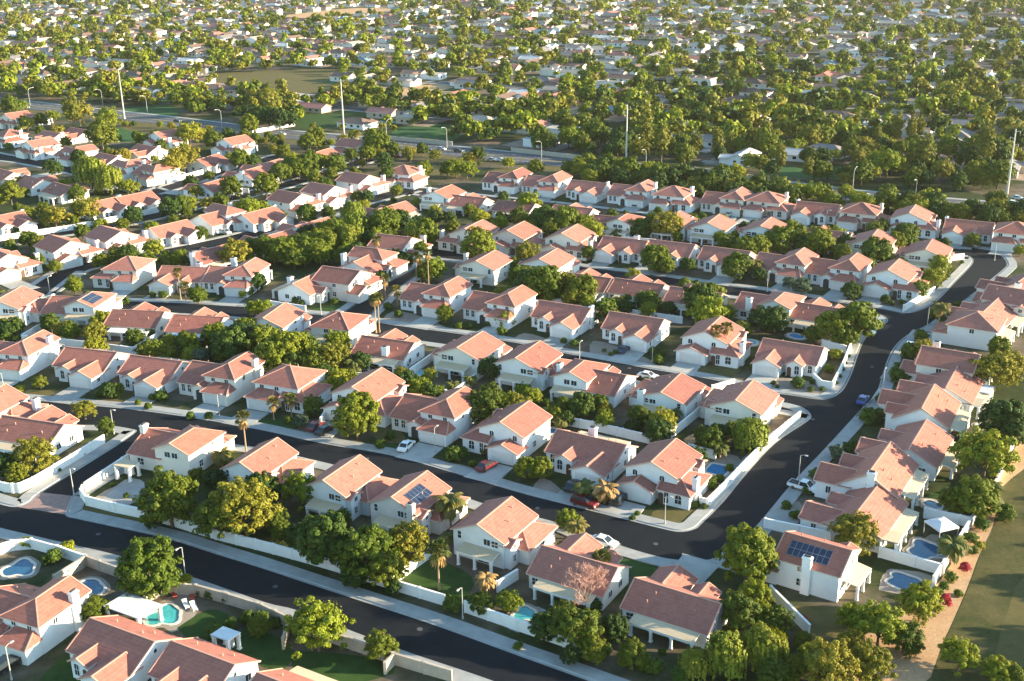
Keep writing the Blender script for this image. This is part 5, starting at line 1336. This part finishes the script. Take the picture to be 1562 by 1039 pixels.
# trees of the far suburb
def far_tree(X, Y, k, r, u, v): FT.append((X, Y, k, r, u, v)); reg(X, Y, r * .6)
BELT = '''b 640 105 1562 95 1562 292 1330 285 1160 268 905 240 700 205 640 170|230|3.0 6.0
d 1000 215 1562 200 1562 296 1325 290 1060 255|70|3 4.5
b 560 150 905 180 905 240 620 205|60|3 5.5
o 0 60 330 60 400 180 0 146|120|3 5
b 330 150 560 145 560 165 400 175|28|3 5
d 100 150 450 150 450 196 200 172 120 165|34|2.5 4'''
for ln in BELT.split('\n'):
    a, n, rr = ln.split('|'); k0 = a.split()[0]; poly = [tuple(map(float, a.split()[1:][i:i + 2])) for i in range(0, len(a.split()) - 1, 2)]; r0, r1 = map(float, rr.split())
    x0, x1 = min(p[0] for p in poly), max(p[0] for p in poly); y0, y1 = min(p[1] for p in poly), max(p[1] for p in poly); got = 0
    for _ in range(6000):
        if got >= int(n): break
        x, y = rf.uniform(x0, x1), rf.uniform(y0, y1)
        if not inpoly((x, y), poly): continue
        X, Y = at(x, y)
        if Y < art_y(X) + 17 or any(inpoly((X, Y), z) for z in OPEN) or not free(X, Y, .6): continue
        k = rf.choices((k0, 'b', 'y', 'o', 't', 'd', 'f'), (3, 3, 4, 2.5, 1.5, 1, 2))[0]; far_tree(X, Y, k, rf.uniform(r0, r1) * (.8 if k == 't' else 1), x, y); got += 1
n_far = 0
for _ in range(40000):
    if n_far > 4300: break
    Y = rf.uniform(480, 1560); X = rf.uniform(-.52, .52) * Y * 1.0
    if Y < art_y(X) + 17: continue
    u, v, w = proj(X, Y)
    if not (-40 < u < 1600 and v > -14) or any(inpoly((X, Y), z) for z in OPEN) or not free(X, Y, .3): continue
    k = rf.choices('byodtf', (2.5, 6, 5, 1, 1.5, 1.5))[0]; far_tree(X, Y, k, min(6.5, rf.lognormvariate(1.10, .38)), u, v); n_far += 1
    if rf.random() < .3:
        for _q in range(rf.randint(1, 4)): far_tree(X + rf.uniform(-7, 7), Y + rf.uniform(-6, 6), k, rf.uniform(2.2, 4.4), u, v); n_far += 1
FT.sort(key=lambda t: -t[5]); NT = 150
for X, Y, k, r, u, v in FT[:NT]:
    o = place_tree(k, X, Y, r, rf.uniform(.95, 1.25)); lm = min(LM, key=lambda l: (l[0] - u) ** 2 + ((l[1] - v) * 2) ** 2)
    want(o, f'{ADJ[k]} beyond main road, ' + ('left of ' if u < lm[0] else 'right of ') + lm[2], u, 'tree', 'trees beyond the main road')
def far_template(seed, tall=1.0):
    rng = np.random.default_rng(seed); P, N, _ = crown_points(rng, 16, .40, 13, .9 * tall, 1.15 * tall, .35, .5, ragged=.25); return cards(P, N, .34, rng, 1.3)
tmpl = [far_template(s, t) for s, t in ((1, 1), (2, 1), (3, .85), (4, 1.1), (5, 1.7), (6, .9))]
LM_ = ['b', 'y', 'o', 'd', 't', 'f']; VV = []; QQ = []; MI = []; n = 0
for X, Y, k, r, u, v in FT[NT:]:
    V, Q = tmpl[4 if k == 't' else rf.choice((0, 1, 2, 3, 5))]; a = rf.uniform(0, 6.28); c, s = math.cos(a), math.sin(a)
    W = np.stack([V[:, 0] * c - V[:, 1] * s, V[:, 0] * s + V[:, 1] * c, V[:, 2] * rf.uniform(.85, 1.15)], 1) * r + np.array([X, Y, 0])
    VV.append(W); QQ.append(Q + n); MI.append(np.full(len(Q), LM_.index(k))); n += len(W)
me = npmesh('distant_trees', np.concatenate(VV), np.concatenate(QQ), [M['leaf_' + k] for k in LM_], np.concatenate(MI))
tag(inst('distant_trees', me), 'far-off tree crowns covering the suburb out to the top edge', 'trees', None, 'stuff')
# the tall tree line on the far side of the field, whose long evening shadow covers the grass
_e = clean(smooth(pts('1400 1050 1436 985 1474 900 1494 846 1516 798 1526 746 1560 700'), 4), 2.0); _L = [0.0]
for p, q in zip(_e, _e[1:]): _L.append(_L[-1] + np.linalg.norm(q - p))
for k in range(int(_L[-1] / 4.2)):
    d = k * 4.2 + rf.uniform(-.8, .8)
    if 17 < d < 25: continue
    x, y = np.interp(d, _L, [p[0] for p in _e]), np.interp(d, _L, [p[1] for p in _e]); r = rf.uniform(3.6, 4.6)
    X = x + 45 + rf.uniform(-1, 1); Y = y - 2.5; o = place_tree('b', X, Y, r, 1.2); u, v, _ = proj(X, Y); want(o, 'tall tree in the line across the field past the curving road', u, 'tree', 'tree line across the field')
settle_labels()
# ------------------------------------------------------------------ light, air, camera
SUN_AZ, SUN_EL = -4.0, 13.5
wd = bpy.data.worlds.new('World'); scene.world = wd; wd.use_nodes = True; nt = wd.node_tree
sky = nt.nodes.new('ShaderNodeTexSky'); sky.sky_type = 'NISHITA'; sky.sun_disc = False; sky.sun_elevation = R(SUN_EL); sky.sun_rotation = R(90 - SUN_AZ); sky.air_density = 1.0; sky.dust_density = .3; sky.ozone_density = 1.6
tint = mix(nt, 1.0, sky.outputs[0], (.88, 1.0, .96), 'MULTIPLY'); nt.links.new(tint, nt.nodes['Background'].inputs[0]); nt.nodes['Background'].inputs[1].default_value = .12
sl = bpy.data.lights.new('sun', 'SUN'); sl.energy = 5.0; sl.angle = R(.5); sl.color = (1, .825, .565); so = bpy.data.objects.new('sun', sl); link(so)
sd = Vector((math.cos(R(SUN_AZ)) * math.cos(R(SUN_EL)), math.sin(R(SUN_AZ)) * math.cos(R(SUN_EL)), math.sin(R(SUN_EL)))); so.rotation_euler = sd.to_track_quat('Z', 'Y').to_euler(); so.location = (300, 0, 200)
cd = bpy.data.cameras.new('camera'); cam = bpy.data.objects.new('camera', cd); link(cam); cd.sensor_fit = 'HORIZONTAL'; cd.sensor_width = 36; cd.lens = 36 * FOC / 1562; cd.clip_end = 20000; cd.clip_start = 1
mw = Matrix.Identity(4)
for i in range(3): mw[i][0] = CR[i]; mw[i][1] = CU[i]; mw[i][2] = -_fw[i]
mw[2][3] = HGT; cam.matrix_world = mw; scene.camera = cam
HAZE = 0.000035
if HAZE:
    b = MB(); b.box(-1500, 1500, -60, 2300, -1, HGT + 6); hz = nmat('haze_air')[0]; nt = hz.node_tree; nt.nodes.clear(); out = nt.nodes.new('ShaderNodeOutputMaterial'); pv = nt.nodes.new('ShaderNodeVolumePrincipled')
    pv.inputs['Color'].default_value = (1.0, .95, .82, 1); pv.inputs['Density'].default_value = HAZE; pv.inputs['Anisotropy'].default_value = .3; nt.links.new(pv.outputs[0], out.inputs['Volume'])
    o = inst('haze', b.mesh('haze', [hz])); o['kind'] = 'stuff'; tag(o, 'thin pale evening haze over the whole suburb', 'haze')
scene.view_settings.view_transform = 'Standard'; scene.view_settings.look = 'None'; scene.view_settings.gamma = 1.0; scene.view_settings.exposure = 2.08
scene.render.engine = 'CYCLES'; scene.cycles.max_bounces = 5; scene.cycles.transparent_max_bounces = 4; scene.cycles.volume_bounces = 0; scene.cycles.use_adaptive_sampling = True
try: scene.cycles.use_denoising = True
except Exception: pass
